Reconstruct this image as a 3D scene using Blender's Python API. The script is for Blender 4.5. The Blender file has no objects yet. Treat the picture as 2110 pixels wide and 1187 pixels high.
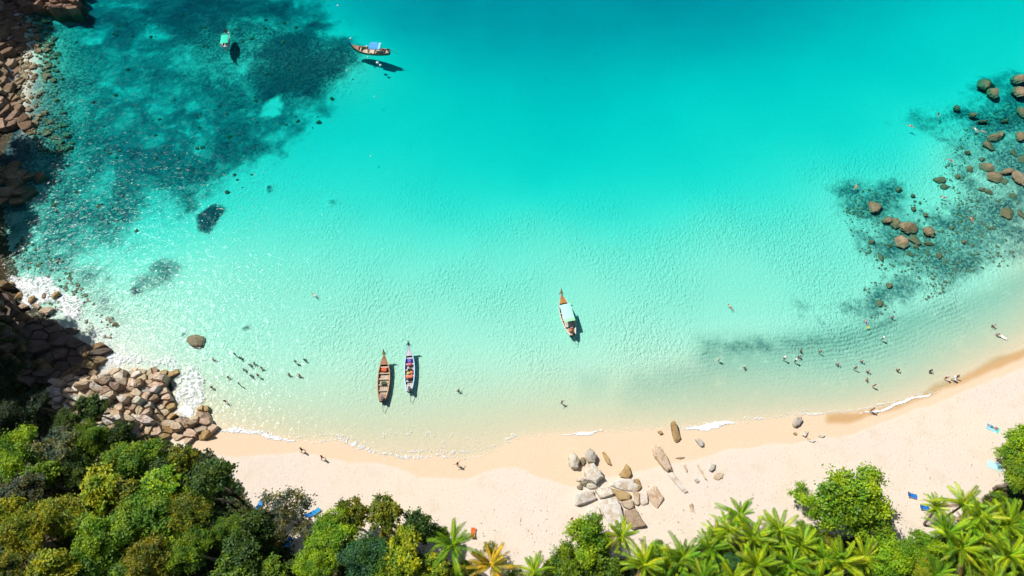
import bpy, bmesh, math, random
import numpy as np
from mathutils import Vector, Matrix, noise as mnoise

# ------------------------------------------------------------------ camera, sky, sun, exposure
SC = bpy.context.scene
COL = SC.collection
R = math.radians
H = 110.0                      # drone height in metres
TILT = R(30)                   # camera tilt away from straight down
FPX = 1426.0                   # focal length in photo pixels (photo 2110 x 1187)
cam_d = bpy.data.cameras.new('camera')
cam_d.sensor_width = 36.0
cam_d.lens = 36.0 * FPX / 2110.0
cam_d.clip_end = 3000
cam_d.clip_start = 1.0
cam = bpy.data.objects.new('camera', cam_d)
COL.objects.link(cam)
cam.location = (0, 0, H)
cam.rotation_euler = (TILT, 0, 0)
SC.camera = cam

SUN_EL = R(54)
SUN_DIR = Vector((-0.83, 0.56, 0)).normalized() * math.cos(SUN_EL) + Vector((0, 0, math.sin(SUN_EL)))
world = bpy.data.worlds.new('World')
SC.world = world
world.use_nodes = True
wt = world.node_tree
sky = wt.nodes.new('ShaderNodeTexSky')
sky.sky_type = 'NISHITA'
sky.sun_disc = False
sky.sun_elevation = SUN_EL
sky.sun_rotation = math.atan2(SUN_DIR.x, SUN_DIR.y)
bgn = wt.nodes['Background']
bgn.inputs['Strength'].default_value = 0.06
wt.links.new(sky.outputs[0], bgn.inputs['Color'])
sun_d = bpy.data.lights.new('sun', 'SUN')
sun_d.energy = 4.6
sun_d.angle = R(0.5)
sun_d.color = (1.0, 0.965, 0.91)
sun = bpy.data.objects.new('sun', sun_d)
COL.objects.link(sun)
sun.rotation_euler = (-SUN_DIR).to_track_quat('-Z', 'Y').to_euler()
SC.view_settings.view_transform = 'Standard'
SC.view_settings.look = 'None'
SC.view_settings.exposure = 0.25
SC.view_settings.gamma = 1.0
SC.view_settings.use_curve_mapping = False
SC.render.engine = 'CYCLES'
SC.cycles.transparent_max_bounces = 12
SC.cycles.max_bounces = 4
SC.cycles.diffuse_bounces = 2
SC.cycles.glossy_bounces = 2
SC.cycles.volume_bounces = 0
SC.cycles.use_adaptive_sampling = True
SC.cycles.adaptive_threshold = 0.04
SC.cycles.adaptive_min_samples = 10
SC.cycles.caustics_reflective = False
SC.cycles.caustics_refractive = False

RNG = random.Random(7)
NP = np.random.default_rng(11)

# ------------------------------------------------------------------ helpers
CT, ST = math.cos(TILT), math.sin(TILT)

def at(px, py, z=0.0):
    """the point of the place, at height z, that the photo shows at pixel px, py"""
    u, v = (px - 1055.0) / FPX, (593.5 - py) / FPX
    s = (H - z) / (CT - v * ST)
    return (u * s, (v * CT + ST) * s)

def mpp(px, py, z=0.0):
    v = (593.5 - py) / FPX
    return (H - z) / (CT - v * ST) / FPX

def poly(pts, z=0.0):
    return np.array([at(x, y, z) for x, y in pts])

def sstep(a, b, x):
    t = np.clip((x - a) / (b - a), 0, 1)
    return t * t * (3 - 2 * t)

def _hash(ix, iy, seed):
    h = (ix.astype(np.int64) * 374761393 + iy.astype(np.int64) * 668265263 + seed * 974634777) & 0xFFFFFFFF
    h = ((h ^ (h >> 13)) * 1274126177) & 0xFFFFFFFF
    return ((h ^ (h >> 16)) & 0xFFFF) / 65535.0

def vnoise(x, y, seed=0):
    x = np.asarray(x, float); y = np.asarray(y, float)
    ix, iy = np.floor(x), np.floor(y)
    fx, fy = x - ix, y - iy
    fx = fx * fx * (3 - 2 * fx); fy = fy * fy * (3 - 2 * fy)
    a = _hash(ix, iy, seed); b = _hash(ix + 1, iy, seed)
    c = _hash(ix, iy + 1, seed); d = _hash(ix + 1, iy + 1, seed)
    return (a * (1 - fx) + b * fx) * (1 - fy) + (c * (1 - fx) + d * fx) * fy

def fbm(x, y, scale, octv=4, seed=0):
    t, amp, s = 0, 0.5, 0
    for o in range(octv):
        t = t + amp * vnoise(np.asarray(x) / scale, np.asarray(y) / scale, seed + o * 17)
        s += amp; amp *= 0.5; scale *= 0.5
    return t / s

def pdist(P, x, y, closed=True):
    """distance to a polyline"""
    best = np.full(np.shape(x), 1e9)
    n = len(P)
    for i in range(n if closed else n - 1):
        a, b = P[i], P[(i + 1) % n]
        dx, dy = b[0] - a[0], b[1] - a[1]
        L = dx * dx + dy * dy + 1e-12
        t = np.clip(((x - a[0]) * dx + (y - a[1]) * dy) / L, 0, 1)
        best = np.minimum(best, (x - a[0] - t * dx) ** 2 + (y - a[1] - t * dy) ** 2)
    return np.sqrt(best)

def inside(P, x, y):
    r = np.zeros(np.shape(x), bool)
    n = len(P)
    for i in range(n):
        a, b = P[i], P[(i + 1) % n]
        c = (a[1] > y) != (b[1] > y)
        with np.errstate(divide='ignore', invalid='ignore'):
            xi = (b[0] - a[0]) * (y - a[1]) / (b[1] - a[1] + 1e-12) + a[0]
        r ^= c & (x < xi)
    return r

def sdist(P, x, y):
    d = pdist(P, x, y)
    return np.where(inside(P, x, y), d, -d)

def soft(P, x, y, w):
    return sstep(-w, w, sdist(P, x, y))

def mk_mesh(name, v, f, mat=None, smooth=False):
    """mesh from numpy vertices and equal-length faces"""
    v = np.asarray(v, np.float32); f = np.asarray(f, np.int32)
    me = bpy.data.meshes.new(name)
    k = f.shape[1]
    me.vertices.add(len(v)); me.vertices.foreach_set('co', v.ravel())
    me.loops.add(f.size); me.loops.foreach_set('vertex_index', f.ravel())
    me.polygons.add(len(f))
    me.polygons.foreach_set('loop_start', np.arange(0, f.size, k, dtype=np.int32))
    me.polygons.foreach_set('use_smooth', np.full(len(f), smooth, bool))
    me.update(calc_edges=True)
    if mat: me.materials.append(mat)
    return me

def obj(name, data, parent=None, loc=None, color=None):
    o = bpy.data.objects.new(name, data)
    COL.objects.link(o)
    if parent is not None: o.parent = parent
    if loc is not None: o.location = loc
    if color is not None: o.color = (*color[:3], 1)
    return o

def tag(o, label=None, cat=None, group=None, kind=None):
    if label: o['label'] = label
    if cat: o['category'] = cat
    if group: o['group'] = group
    if kind: o['kind'] = kind
    return o

def bm_mesh(name, bm, mat=None, smooth=False):
    me = bpy.data.meshes.new(name)
    bmesh.ops.recalc_face_normals(bm, faces=bm.faces)
    bm.to_mesh(me); bm.free()
    if smooth: me.polygons.foreach_set('use_smooth', np.ones(len(me.polygons), bool))
    if mat: me.materials.append(mat)
    return me

# ------------------------------------------------------------------ materials
class NT:
    def __init__(s, name):
        s.m = bpy.data.materials.new(name); s.m.use_nodes = True
        s.t = s.m.node_tree; s.t.nodes.clear()
        s.out = s.t.nodes.new('ShaderNodeOutputMaterial')
    def n(s, typ, **kw):
        nd = s.t.nodes.new('ShaderNode' + typ)
        for k, v in kw.items():
            if k.startswith('i_'): s.set(nd.inputs[k[2:].replace('_', ' ')], v)
            else: setattr(nd, k, v)
        return nd
    def set(s, sock, v):
        if hasattr(v, 'is_output') or isinstance(v, bpy.types.NodeSocket): s.t.links.new(v, sock)
        elif isinstance(v, (tuple, list)) and len(v) == 3 and sock.type == 'RGBA': sock.default_value = (*v, 1)
        else: sock.default_value = v
    def math(s, op, a, b=0.0, clamp=False):
        nd = s.t.nodes.new('ShaderNodeMath'); nd.operation = op; nd.use_clamp = clamp
        s.set(nd.inputs[0], a); s.set(nd.inputs[1], b)
        return nd.outputs[0]
    def mix(s, fac, a, b, blend='MIX'):
        nd = s.t.nodes.new('ShaderNodeMix'); nd.data_type = 'RGBA'; nd.blend_type = blend
        s.set(nd.inputs[0], fac); s.set(nd.inputs[6], a); s.set(nd.inputs[7], b)
        return nd.outputs[2]
    def ramp(s, fac, a, b):
        nd = s.t.nodes.new('ShaderNodeMapRange'); nd.interpolation_type = 'SMOOTHSTEP'
        s.set(nd.inputs[0], fac); nd.inputs[1].default_value = a; nd.inputs[2].default_value = b
        return nd.outputs[0]
    def attr(s, name):
        return s.n('Attribute', attribute_name=name).outputs['Fac']
    def noise(s, co, scale, detail=3.0, rough=0.55, dist=0.0):
        nd = s.n('TexNoise'); s.set(nd.inputs['Vector'], co)
        nd.inputs['Scale'].default_value = scale; nd.inputs['Detail'].default_value = detail
        nd.inputs['Roughness'].default_value = rough; nd.inputs['Distortion'].default_value = dist
        return nd.outputs['Fac']
    def bump(s, h, dist, strength=1.0, normal=None):
        nd = s.n('Bump'); s.set(nd.inputs['Height'], h); s.set(nd.inputs['Distance'], dist); s.set(nd.inputs['Strength'], strength)
        if normal is not None: s.set(nd.inputs['Normal'], normal)
        return nd.outputs[0]
    def surf(s, sh): s.t.links.new(sh, s.out.inputs['Surface'])

def principled(nt, color, rough, normal=None, **kw):
    b = nt.n('BsdfPrincipled')
    nt.set(b.inputs['Base Color'], color); nt.set(b.inputs['Roughness'], rough)
    if normal is not None: nt.set(b.inputs['Normal'], normal)
    for k, v in kw.items(): nt.set(b.inputs[k], v)
    return b.outputs[0]

def mat_ground():
    nt = NT('sand_seabed_and_soil')
    co = nt.n('TexCoord').outputs['Object']
    wet, reef, silt, litter, under, shore = (nt.attr(a) for a in ('wet', 'reef', 'silt', 'litter', 'under', 'shore'))
    fine = nt.noise(co, 3.0, 2, 0.65)
    mid = nt.noise(co, 0.35, 3, 0.6)
    big = nt.noise(co, 0.06, 1, 0.5)
    dry = nt.mix(nt.ramp(big, 0.35, 0.65), (0.66, 0.56, 0.45), (0.64, 0.55, 0.46))
    w2 = nt.math('ADD', wet, nt.math('MULTIPLY', nt.math('SUBTRACT', mid, 0.5), 0.10))
    dry = nt.mix(nt.math('MULTIPLY', nt.ramp(mid, 0.48, 0.72), 0.55), dry, (0.60, 0.49, 0.375))
    c = nt.mix(nt.ramp(w2, 0.18, 0.42), dry, (0.66, 0.50, 0.345))
    c = nt.mix(nt.ramp(w2, 0.60, 0.95), c, (0.50, 0.315, 0.15))
    c = nt.mix(under, c, (0.715, 0.635, 0.485))
    c = nt.mix(nt.math('MULTIPLY', silt, nt.ramp(mid, 0.1, 0.5)), c, (0.36, 0.40, 0.30))
    # reef, weed and rubble
    n1 = nt.noise(co, 0.42, 4, 0.68, 0.7)
    n2 = nt.noise(co, 0.11, 3, 0.62, 0.5)
    n3 = nt.noise(co, 0.75, 3, 0.6)
    nn = nt.math('ADD', nt.math('MULTIPLY', n1, 0.40), nt.math('MULTIPLY', n2, 0.60))
    rf = nt.ramp(nt.math('ADD', reef, nt.math('MULTIPLY', nt.math('SUBTRACT', nn, 0.5), 2.1)), 0.24, 0.84)
    rc = nt.mix(nt.ramp(n1, 0.36, 0.66), (0.012, 0.052, 0.070), (0.080, 0.165, 0.155))
    rc = nt.mix(nt.math('MULTIPLY', nt.ramp(n3, 0.52, 0.70), 0.5), rc, (0.016, 0.05, 0.055))
    n4 = nt.noise(co, 1.7, 2, 0.6)
    rc = nt.mix(nt.math('MULTIPLY', nt.math('MULTIPLY', nt.ramp(n4, 0.46, 0.60), nt.attr('ripple')), 0.75), rc, (0.36, 0.38, 0.26))
    deep = nt.ramp(nt.math('ADD', reef, nt.math('MULTIPLY', nt.math('SUBTRACT', n2, 0.5), 0.7)), 0.72, 1.05)
    rc = nt.mix(nt.math('MULTIPLY', deep, 0.85), rc, nt.mix(n1, (0.010, 0.030, 0.045), (0.030, 0.075, 0.085)))
    c = nt.mix(rf, c, rc)
    lit = nt.ramp(nt.math('ADD', litter, nt.math('MULTIPLY', nt.math('SUBTRACT', mid, 0.5), 0.9)), 0.4, 0.6)
    lc = nt.mix(nt.ramp(fine, 0.35, 0.65), (0.035, 0.026, 0.014), (0.12, 0.085, 0.045))
    c = nt.mix(lit, c, lc)
    c = nt.mix(1.0, c, nt.mix(fine, (0.90, 0.90, 0.90), (1.06, 1.06, 1.06)), 'MULTIPLY')
    # relief: rippled sea bed, scuffed sand, lumpy reef
    v = nt.n('TexVoronoi', feature='SMOOTH_F1')
    warp = nt.n('VectorMath', operation='ADD'); nt.set(warp.inputs[0], co)
    wn = nt.n('TexNoise'); nt.set(wn.inputs['Vector'], co); wn.inputs['Scale'].default_value = 0.6; wn.inputs['Detail'].default_value = 1
    nt.set(warp.inputs[1], wn.outputs['Color'])
    mp = nt.n('Mapping'); nt.set(mp.inputs['Vector'], warp.outputs[0]); mp.inputs['Rotation'].default_value = (0, 0, 0.6); mp.inputs['Scale'].default_value = (1.25, 0.8, 1)
    nt.set(v.inputs['Vector'], mp.outputs[0]); v.inputs['Scale'].default_value = 2.1; v.inputs['Smoothness'].default_value = 0.6
    rip = nt.math('SINE', nt.math('ADD', nt.math('MULTIPLY', shore, 8.0), nt.math('MULTIPLY', wn.outputs['Fac'], 5.0)))
    ripk = nt.math('MULTIPLY', nt.math('MULTIPLY', rip, 0.045), nt.math('ADD', nt.math('MULTIPLY', silt, 0.9), 0.05))
    hsea = nt.math('ADD', nt.math('MULTIPLY', v.outputs['Distance'], 0.15), ripk)
    hsea = nt.math('ADD', hsea, nt.math('MULTIPLY', nt.noise(co, 1.5, 2.5, 0.7), 0.22))
    hsea = nt.math('MULTIPLY', hsea, nt.math('ADD', 0.35, nt.math('MULTIPLY', nt.ramp(big, 0.3, 0.7), 1.1)))
    hs = nt.math('MULTIPLY', hsea, nt.attr('ripple'))
    hs = nt.math('ADD', hs, nt.math('MULTIPLY', nt.math('MULTIPLY', n3, reef), 0.9))
    ft = nt.n('TexVoronoi', feature='F1'); nt.set(ft.inputs['Vector'], co); ft.inputs['Scale'].default_value = 1.7
    dryk = nt.math('SUBTRACT', 1.0, nt.ramp(nt.math('ADD', wet, under), 0.1, 0.4))
    hs = nt.math('ADD', hs, nt.math('MULTIPLY', nt.math('MULTIPLY', nt.ramp(ft.outputs['Distance'], 0.08, 0.32), 0.045), dryk))
    hs = nt.math('ADD', hs, nt.math('MULTIPLY', fine, 0.06))
    nt.surf(principled(nt, c, 0.9, nt.bump(hs, 0.8), **{'Specular IOR Level': 0.2}))
    return nt.m

def mat_water():
    nt = NT('clear_sea_water')
    co = nt.n('TexCoord').outputs['Object']
    a = nt.noise(co, 0.75, 2, 0.5, 0.4)
    mp = nt.n('Mapping'); nt.set(mp.inputs['Vector'], co); mp.inputs['Scale'].default_value = (1.0, 1.5, 1); mp.inputs['Rotation'].default_value = (0, 0, 0.35)
    b = nt.noise(mp.outputs[0], 1.9, 2, 0.5, 0.3)
    h = nt.math('ADD', nt.math('MULTIPLY', a, 0.15), nt.math('MULTIPLY', b, 0.055))
    nrm = nt.bump(h, 1.0, 1.0)
    fr = nt.n('Fresnel'); fr.inputs['IOR'].default_value = 1.33; nt.set(fr.inputs['Normal'], nrm)
    tr = nt.n('BsdfTransparent'); tr.inputs['Color'].default_value = (1, 1, 1, 1)
    gl = nt.n('BsdfGlossy'); gl.inputs['Roughness'].default_value = 0.13; nt.set(gl.inputs['Normal'], nrm)
    mx = nt.n('MixShader'); nt.set(mx.inputs[0], nt.math('MULTIPLY', fr.outputs[0], 0.14)); nt.set(mx.inputs[1], tr.outputs[0]); nt.set(mx.inputs[2], gl.outputs[0])
    nt.surf(mx.outputs[0])
    va = nt.n('VolumeAbsorption'); va.inputs['Color'].default_value = (0.18, 0.954, 0.973, 1); va.inputs['Density'].default_value = 1.0
    nt.t.links.new(va.outputs[0], nt.out.inputs['Volume'])
    return nt.m

def mat_rock():
    nt = NT('weathered_granite')
    co = nt.n('TexCoord').outputs['Object']
    oi = nt.n('ObjectInfo')
    off = nt.n('VectorMath', operation='ADD'); nt.set(off.inputs[0], co)
    cx = nt.n('CombineXYZ'); nt.set(cx.inputs[0], nt.math('MULTIPLY', oi.outputs['Random'], 50.0)); nt.set(off.inputs[1], cx.outputs[0])
    p = off.outputs[0]
    n1 = nt.noise(p, 1.1, 6, 0.65, 0.6); n2 = nt.noise(p, 4.0, 5, 0.7)
    z = nt.n('SeparateXYZ'); nt.set(z.inputs[0], nt.n('NewGeometry').outputs['Position'])
    c = nt.mix(nt.ramp(n1, 0.38, 0.56), nt.mix(1.0, oi.outputs['Color'], (0.80, 0.68, 0.56), 'MULTIPLY'), oi.outputs['Color'])
    c = nt.mix(nt.math('MULTIPLY', nt.ramp(n2, 0.54, 0.74), 0.45), c, nt.mix(1.0, c, (0.45, 0.38, 0.32), 'MULTIPLY'))
    tide = nt.math('ADD', z.outputs[2], nt.math('MULTIPLY', nt.math('SUBTRACT', n1, 0.5), 1.2))
    wetk = nt.math('SUBTRACT', 1.0, nt.ramp(tide, -0.1, 0.45))
    c = nt.mix(nt.math('MULTIPLY', wetk, 0.75), c, nt.mix(n2, (0.085, 0.075, 0.040), (0.24, 0.185, 0.085)))
    h = nt.math('ADD', n1, nt.math('MULTIPLY', n2, 0.4))
    nt.surf(principled(nt, c, 0.82, nt.bump(h, 0.20), **{'Specular IOR Level': 0.25}))
    return nt.m

def mat_leaf():
    nt = NT('green_leaf')
    oi = nt.n('ObjectInfo'); tone = nt.attr('tone')
    co = nt.n('TexCoord').outputs['Object']
    off = nt.n('VectorMath', operation='ADD'); nt.set(off.inputs[0], co)
    cx = nt.n('CombineXYZ'); nt.set(cx.inputs[0], nt.math('MULTIPLY', oi.outputs['Random'], 60.0)); nt.set(off.inputs[1], cx.outputs[0])
    hue = nt.ramp(nt.noise(off.outputs[0], 0.42, 2, 0.6), 0.36, 0.64)
    c = nt.mix(1.0, oi.outputs['Color'], nt.mix(tone, (0.42, 0.52, 0.7), (1.55, 1.40, 1.0)), 'MULTIPLY')
    c = nt.mix(1.0, c, nt.mix(hue, (0.62, 0.80, 1.3), (1.42, 1.18, 0.8)), 'MULTIPLY')
    d = principled(nt, c, 0.55, **{'Specular IOR Level': 0.35})
    t = nt.n('BsdfTranslucent'); nt.set(t.inputs['Color'], nt.mix(1.0, c, (1.1, 1.05, 0.3), 'MULTIPLY'))
    mx = nt.n('MixShader'); mx.inputs[0].default_value = 0.28
    nt.set(mx.inputs[1], d); nt.set(mx.inputs[2], t.outputs[0])
    nt.surf(mx.outputs[0])
    return nt.m

def mat_bark():
    nt = NT('bark')
    co = nt.n('TexCoord').outputs['Object']
    n = nt.noise(co, 3.0, 5, 0.6, 0.5)
    nt.surf(principled(nt, nt.mix(n, (0.10, 0.075, 0.05), (0.28, 0.23, 0.17)), 0.9, nt.bump(n, 0.08)))
    return nt.m

def mat_tint(name, rough=0.6, var=0.18, scale=3.0, spec=0.3, bump=0.01):
    """colour from the object, broken up by wear"""
    nt = NT(name)
    co = nt.n('TexCoord').outputs['Object']
    n = nt.noise(co, scale, 4, 0.6)
    oi = nt.n('ObjectInfo')
    k = nt.mix(n, (1 - var,) * 3, (1 + var,) * 3)
    c = nt.mix(1.0, oi.outputs['Color'], k, 'MULTIPLY')
    nt.surf(principled(nt, c, rough, nt.bump(n, bump), **{'Specular IOR Level': spec}))
    return nt.m

def mat_wood():
    nt = NT('worn_planks')
    co = nt.n('TexCoord').outputs['Object']
    mp = nt.n('Mapping'); nt.set(mp.inputs['Vector'], co); mp.inputs['Scale'].default_value = (0.6, 7, 7)
    n = nt.noise(mp.outputs[0], 2.0, 5, 0.6)
    oi = nt.n('ObjectInfo')
    c = nt.mix(1.0, oi.outputs['Color'], nt.mix(n, (0.6, 0.58, 0.55), (1.25, 1.25, 1.25)), 'MULTIPLY')
    nt.surf(principled(nt, c, 0.65, nt.bump(n, 0.02)))
    return nt.m

def mat_foam():
    nt = NT('white_foam')
    co = nt.n('TexCoord').outputs['Object']
    n = nt.noise(co, 2.5, 4, 0.7)
    d = principled(nt, nt.mix(n, (0.66, 0.70, 0.70), (0.82, 0.84, 0.83)), 0.8, nt.bump(n, 0.12))
    tr = nt.n('BsdfTransparent')
    cov = nt.attr('cover')
    mx = nt.n('MixShader')
    nt.set(mx.inputs[0], nt.ramp(nt.math('ADD', cov, nt.math('MULTIPLY', nt.math('SUBTRACT', nt.noise(co, 0.9, 5, 0.75, 1.6), 0.5), 3.0)), 0.38, 1.0))
    nt.set(mx.inputs[1], tr.outputs[0]); nt.set(mx.inputs[2], d)
    nt.surf(mx.outputs[0])
    return nt.m

M_GROUND, M_WATER, M_ROCK, M_LEAF, M_BARK, M_WOOD, M_FOAM = mat_ground(), mat_water(), mat_rock(), mat_leaf(), mat_bark(), mat_wood(), mat_foam()
M_CLOTH = mat_tint('cloth', 0.85, 0.15, 6.0, 0.15, 0.02)
M_SKIN = mat_tint('skin', 0.55, 0.08, 9.0, 0.3, 0.0)
M_PAINT = mat_tint('worn_paint', 0.42, 0.16, 1.6, 0.4, 0.01)
M_METAL = mat_tint('dark_engine_metal', 0.4, 0.3, 8.0, 0.5, 0.01)

# ------------------------------------------------------------------ terrain: sea bed, beach, headland
SHORE = [(430, 885), (500, 890), (560, 900), (620, 911), (700, 909), (760, 928), (820, 944), (900, 940), (960, 946), (1020, 932), (1060, 907),
         (1120, 898), (1180, 894), (1260, 890), (1340, 888), (1400, 887), (1480, 879), (1520, 871), (1600, 864), (1640, 857), (1700, 855),
         (1760, 850), (1820, 841), (1880, 823), (1935, 806), (1965, 790), (2000, 770), (2050, 748), (2110, 722), (2190, 680)]
COAST_W = [(-900, -400), (-300, -300), (-80, -120), (10, -40), (25, 20), (30, 100), (20, 250), (-20, 330), (-20, 420), (-5, 520), (15, 580), (50, 640),
           (100, 690), (140, 740), (180, 775), (300, 775), (340, 785), (335, 850), (400, 875)]
COAST_E = [(2260, 600), (2290, 520), (2240, 420), (2250, 300), (2230, 170), (2400, 60), (3000, -100)]
LAND = np.vstack([poly(COAST_W + SHORE + COAST_E), np.array([[900, 160], [900, -700], [-900, -700], [-900, 300]])])
SAND_SHORE = poly(SHORE)

def stretch(lo, hi, step, far):
    core = np.arange(lo, hi + step / 2, step)
    out = [step * 2]
    while sum(out) < far: out.append(out[-1] * 1.45)
    ext = np.cumsum(out)
    return np.concatenate([lo - ext[::-1], core, hi + ext])

GX = stretch(-165, 165, 0.62, 900)
GY = stretch(-25, 185, 0.62, 900)
X, Y = np.meshgrid(GX, GY)
S = sdist(LAND, X, Y)

CTRL = [(1100, 860, .25), (1100, 780, .48), (1100, 700, .78), (1100, 600, 1.08), (1100, 500, 1.5), (1100, 425, 2.3), (1100, 388, 3.4), (1100, 345, 4.6), (1100, 250, 6.3), (1100, 120, 10.5), (1100, 0, 19),
        (700, 850, .35), (700, 780, .5), (700, 700, .75), (700, 600, 1.0), (700, 500, 1.45), (700, 410, 2.3), (700, 340, 3.4), (700, 220, 4.6), (740, 110, 2.3), (700, 0, 8), (900, 110, 8), (850, 0, 15),
        (450, 830, .3), (450, 700, .7), (450, 560, 1.0), (450, 450, 1.9), (450, 330, 3.2), (450, 200, 3.6), (450, 50, 2.4),
        (200, 560, 1.0), (200, 450, 2.2), (200, 330, 3.0), (200, 200, 3.3), (200, 50, 4.2), (80, 450, 1.5), (60, 540, 1.0), (80, 250, .6), (80, 100, .6), (60, 20, 1.0), (120, 250, 1.6),
        (1450, 850, .22), (1450, 760, .42), (1450, 650, .9), (1450, 500, 1.4), (1450, 420, 2.2), (1450, 375, 3.3), (1450, 310, 4.4), (1450, 200, 5.5), (1450, 100, 9.5), (1450, 0, 19),
        (1750, 800, .3), (1750, 700, .7), (1750, 600, 1.0), (1750, 480, 1.3), (1750, 390, 1.7), (1700, 335, 2.4), (1750, 270, 3.8), (1750, 150, 5.2), (1800, 0, 10),
        (1950, 740, .25), (1950, 650, .55), (1950, 550, .9), (1950, 420, 1.1), (1950, 300, 1.5), (1900, 250, 2.6), (1950, 150, 4.3), (1950, 50, 5.2),
        (2100, 680, .2), (2100, 560, .5), (2100, 400, .7), (2100, 250, 1.6), (2100, 120, 3.6), (2100, 0, 5.0)]
cp = np.array([at(a, b) for a, b, _ in CTRL]) / 50.0
cz = np.array([c for _, _, c in CTRL])
def _tps(r2): return np.where(r2 > 1e-12, 0.5 * r2 * np.log(np.maximum(r2, 1e-12)), 0)
n_ = len(cp)
A_ = np.zeros((n_ + 3, n_ + 3))
A_[:n_, :n_] = _tps(((cp[:, None] - cp[None]) ** 2).sum(-1)) + np.eye(n_) * 0.0015
A_[:n_, n_] = 1; A_[:n_, n_ + 1:] = cp; A_[n_, :n_] = 1; A_[n_ + 1:, :n_] = cp.T
W_ = np.linalg.solve(A_, np.concatenate([cz, [0, 0, 0]]))
D = np.full(X.shape, W_[n_]) + W_[n_ + 1] * np.clip(X, -160, 160) / 50 + W_[n_ + 2] * np.clip(Y, -30, 190) / 50
XC, YC = np.clip(X, -160, 160) / 50, np.clip(Y, -30, 190) / 50
for i in range(n_):
    D += W_[i] * _tps((XC - cp[i, 0]) ** 2 + (YC - cp[i, 1]) ** 2)
D = np.clip(D, 0.12, 24) * 0.7
D = np.where(D > 1.6, 1.6 + (D - 1.6) * 0.8, D)
B_ = 0.03 + np.minimum(0.085 * pdist(SAND_SHORE, X, Y, False), 0.45 * np.maximum(-S, 0))
D = D * B_ / (D ** 3 + B_ ** 3) ** (1 / 3)
D = D * (1 + 0.12 * (fbm(X, Y, 14, 3, 5) - 0.5))

LITTER = soft(poly([(-900, 300), (-60, 560), (30, 690), (100, 800), (190, 860), (300, 905), (420, 925), (480, 985), (520, 1060), (570, 1090), (610, 1150), (690, 1120),
                    (760, 1110), (900, 1150), (1000, 1200), (1150, 1180), (1300, 1150), (1450, 1120), (1600, 1090), (1780, 1110), (1850, 1160), (1930, 1110), (2020, 1040),
                    (2110, 960), (2500, 800), (2500, 2400), (-900, 2400)], 2.0), X, Y, 2.5) * (S > 0)
LITTER = np.maximum(LITTER, (S > -2.0) * sstep(-78, -84, X) * sstep(38, 44, Y))
LITTER = np.maximum(LITTER, soft(poly([(108, 800), (120, 778), (180, 768), (340, 762), (350, 800), (350, 830), (340, 850), (395, 858), (408, 836), (428, 868), (418, 888), (385, 902), (338, 892), (300, 905), (110, 860)], 1.0), X, Y, 0.6))
west_land = sstep(-44, -62, X)
s_in = np.maximum(S, 0)
beach = 0.055 * np.minimum(s_in, 22) + 0.035 * np.clip(s_in - 22, 0, 40)
hill_s = 17 * sstep(10, 52, s_in)                                    # wooded slope behind the outcrop
hill_n = np.minimum(1.0 * s_in, 24) * sstep(-80, -92, X) * sstep(42, 52, Y)  # steep headland west of the cove
Z = np.where(S > 0, beach + west_land * np.maximum(hill_s, hill_n), -D)
Z += np.where(S > 0, 0.10 * (fbm(X, Y, 7, 3, 9) - 0.5) * sstep(3, 9, s_in), 0)

def gz(x, y):
    """ground height by interpolation"""
    i = int(np.clip(np.searchsorted(GX, x) - 1, 0, len(GX) - 2)); j = int(np.clip(np.searchsorted(GY, y) - 1, 0, len(GY) - 2))
    fx, fy = (x - GX[i]) / (GX[i + 1] - GX[i]), (y - GY[j]) / (GY[j + 1] - GY[j])
    return float((Z[j, i] * (1 - fx) + Z[j, i + 1] * fx) * (1 - fy) + (Z[j + 1, i] * (1 - fx) + Z[j + 1, i + 1] * fx) * fy)

def on_ground(px, py, up=0.0):
    z = 0.0
    for _ in range(8):
        x, y = at(px, py, z + up); z = gz(x, y)
    return x, y, z

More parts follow.
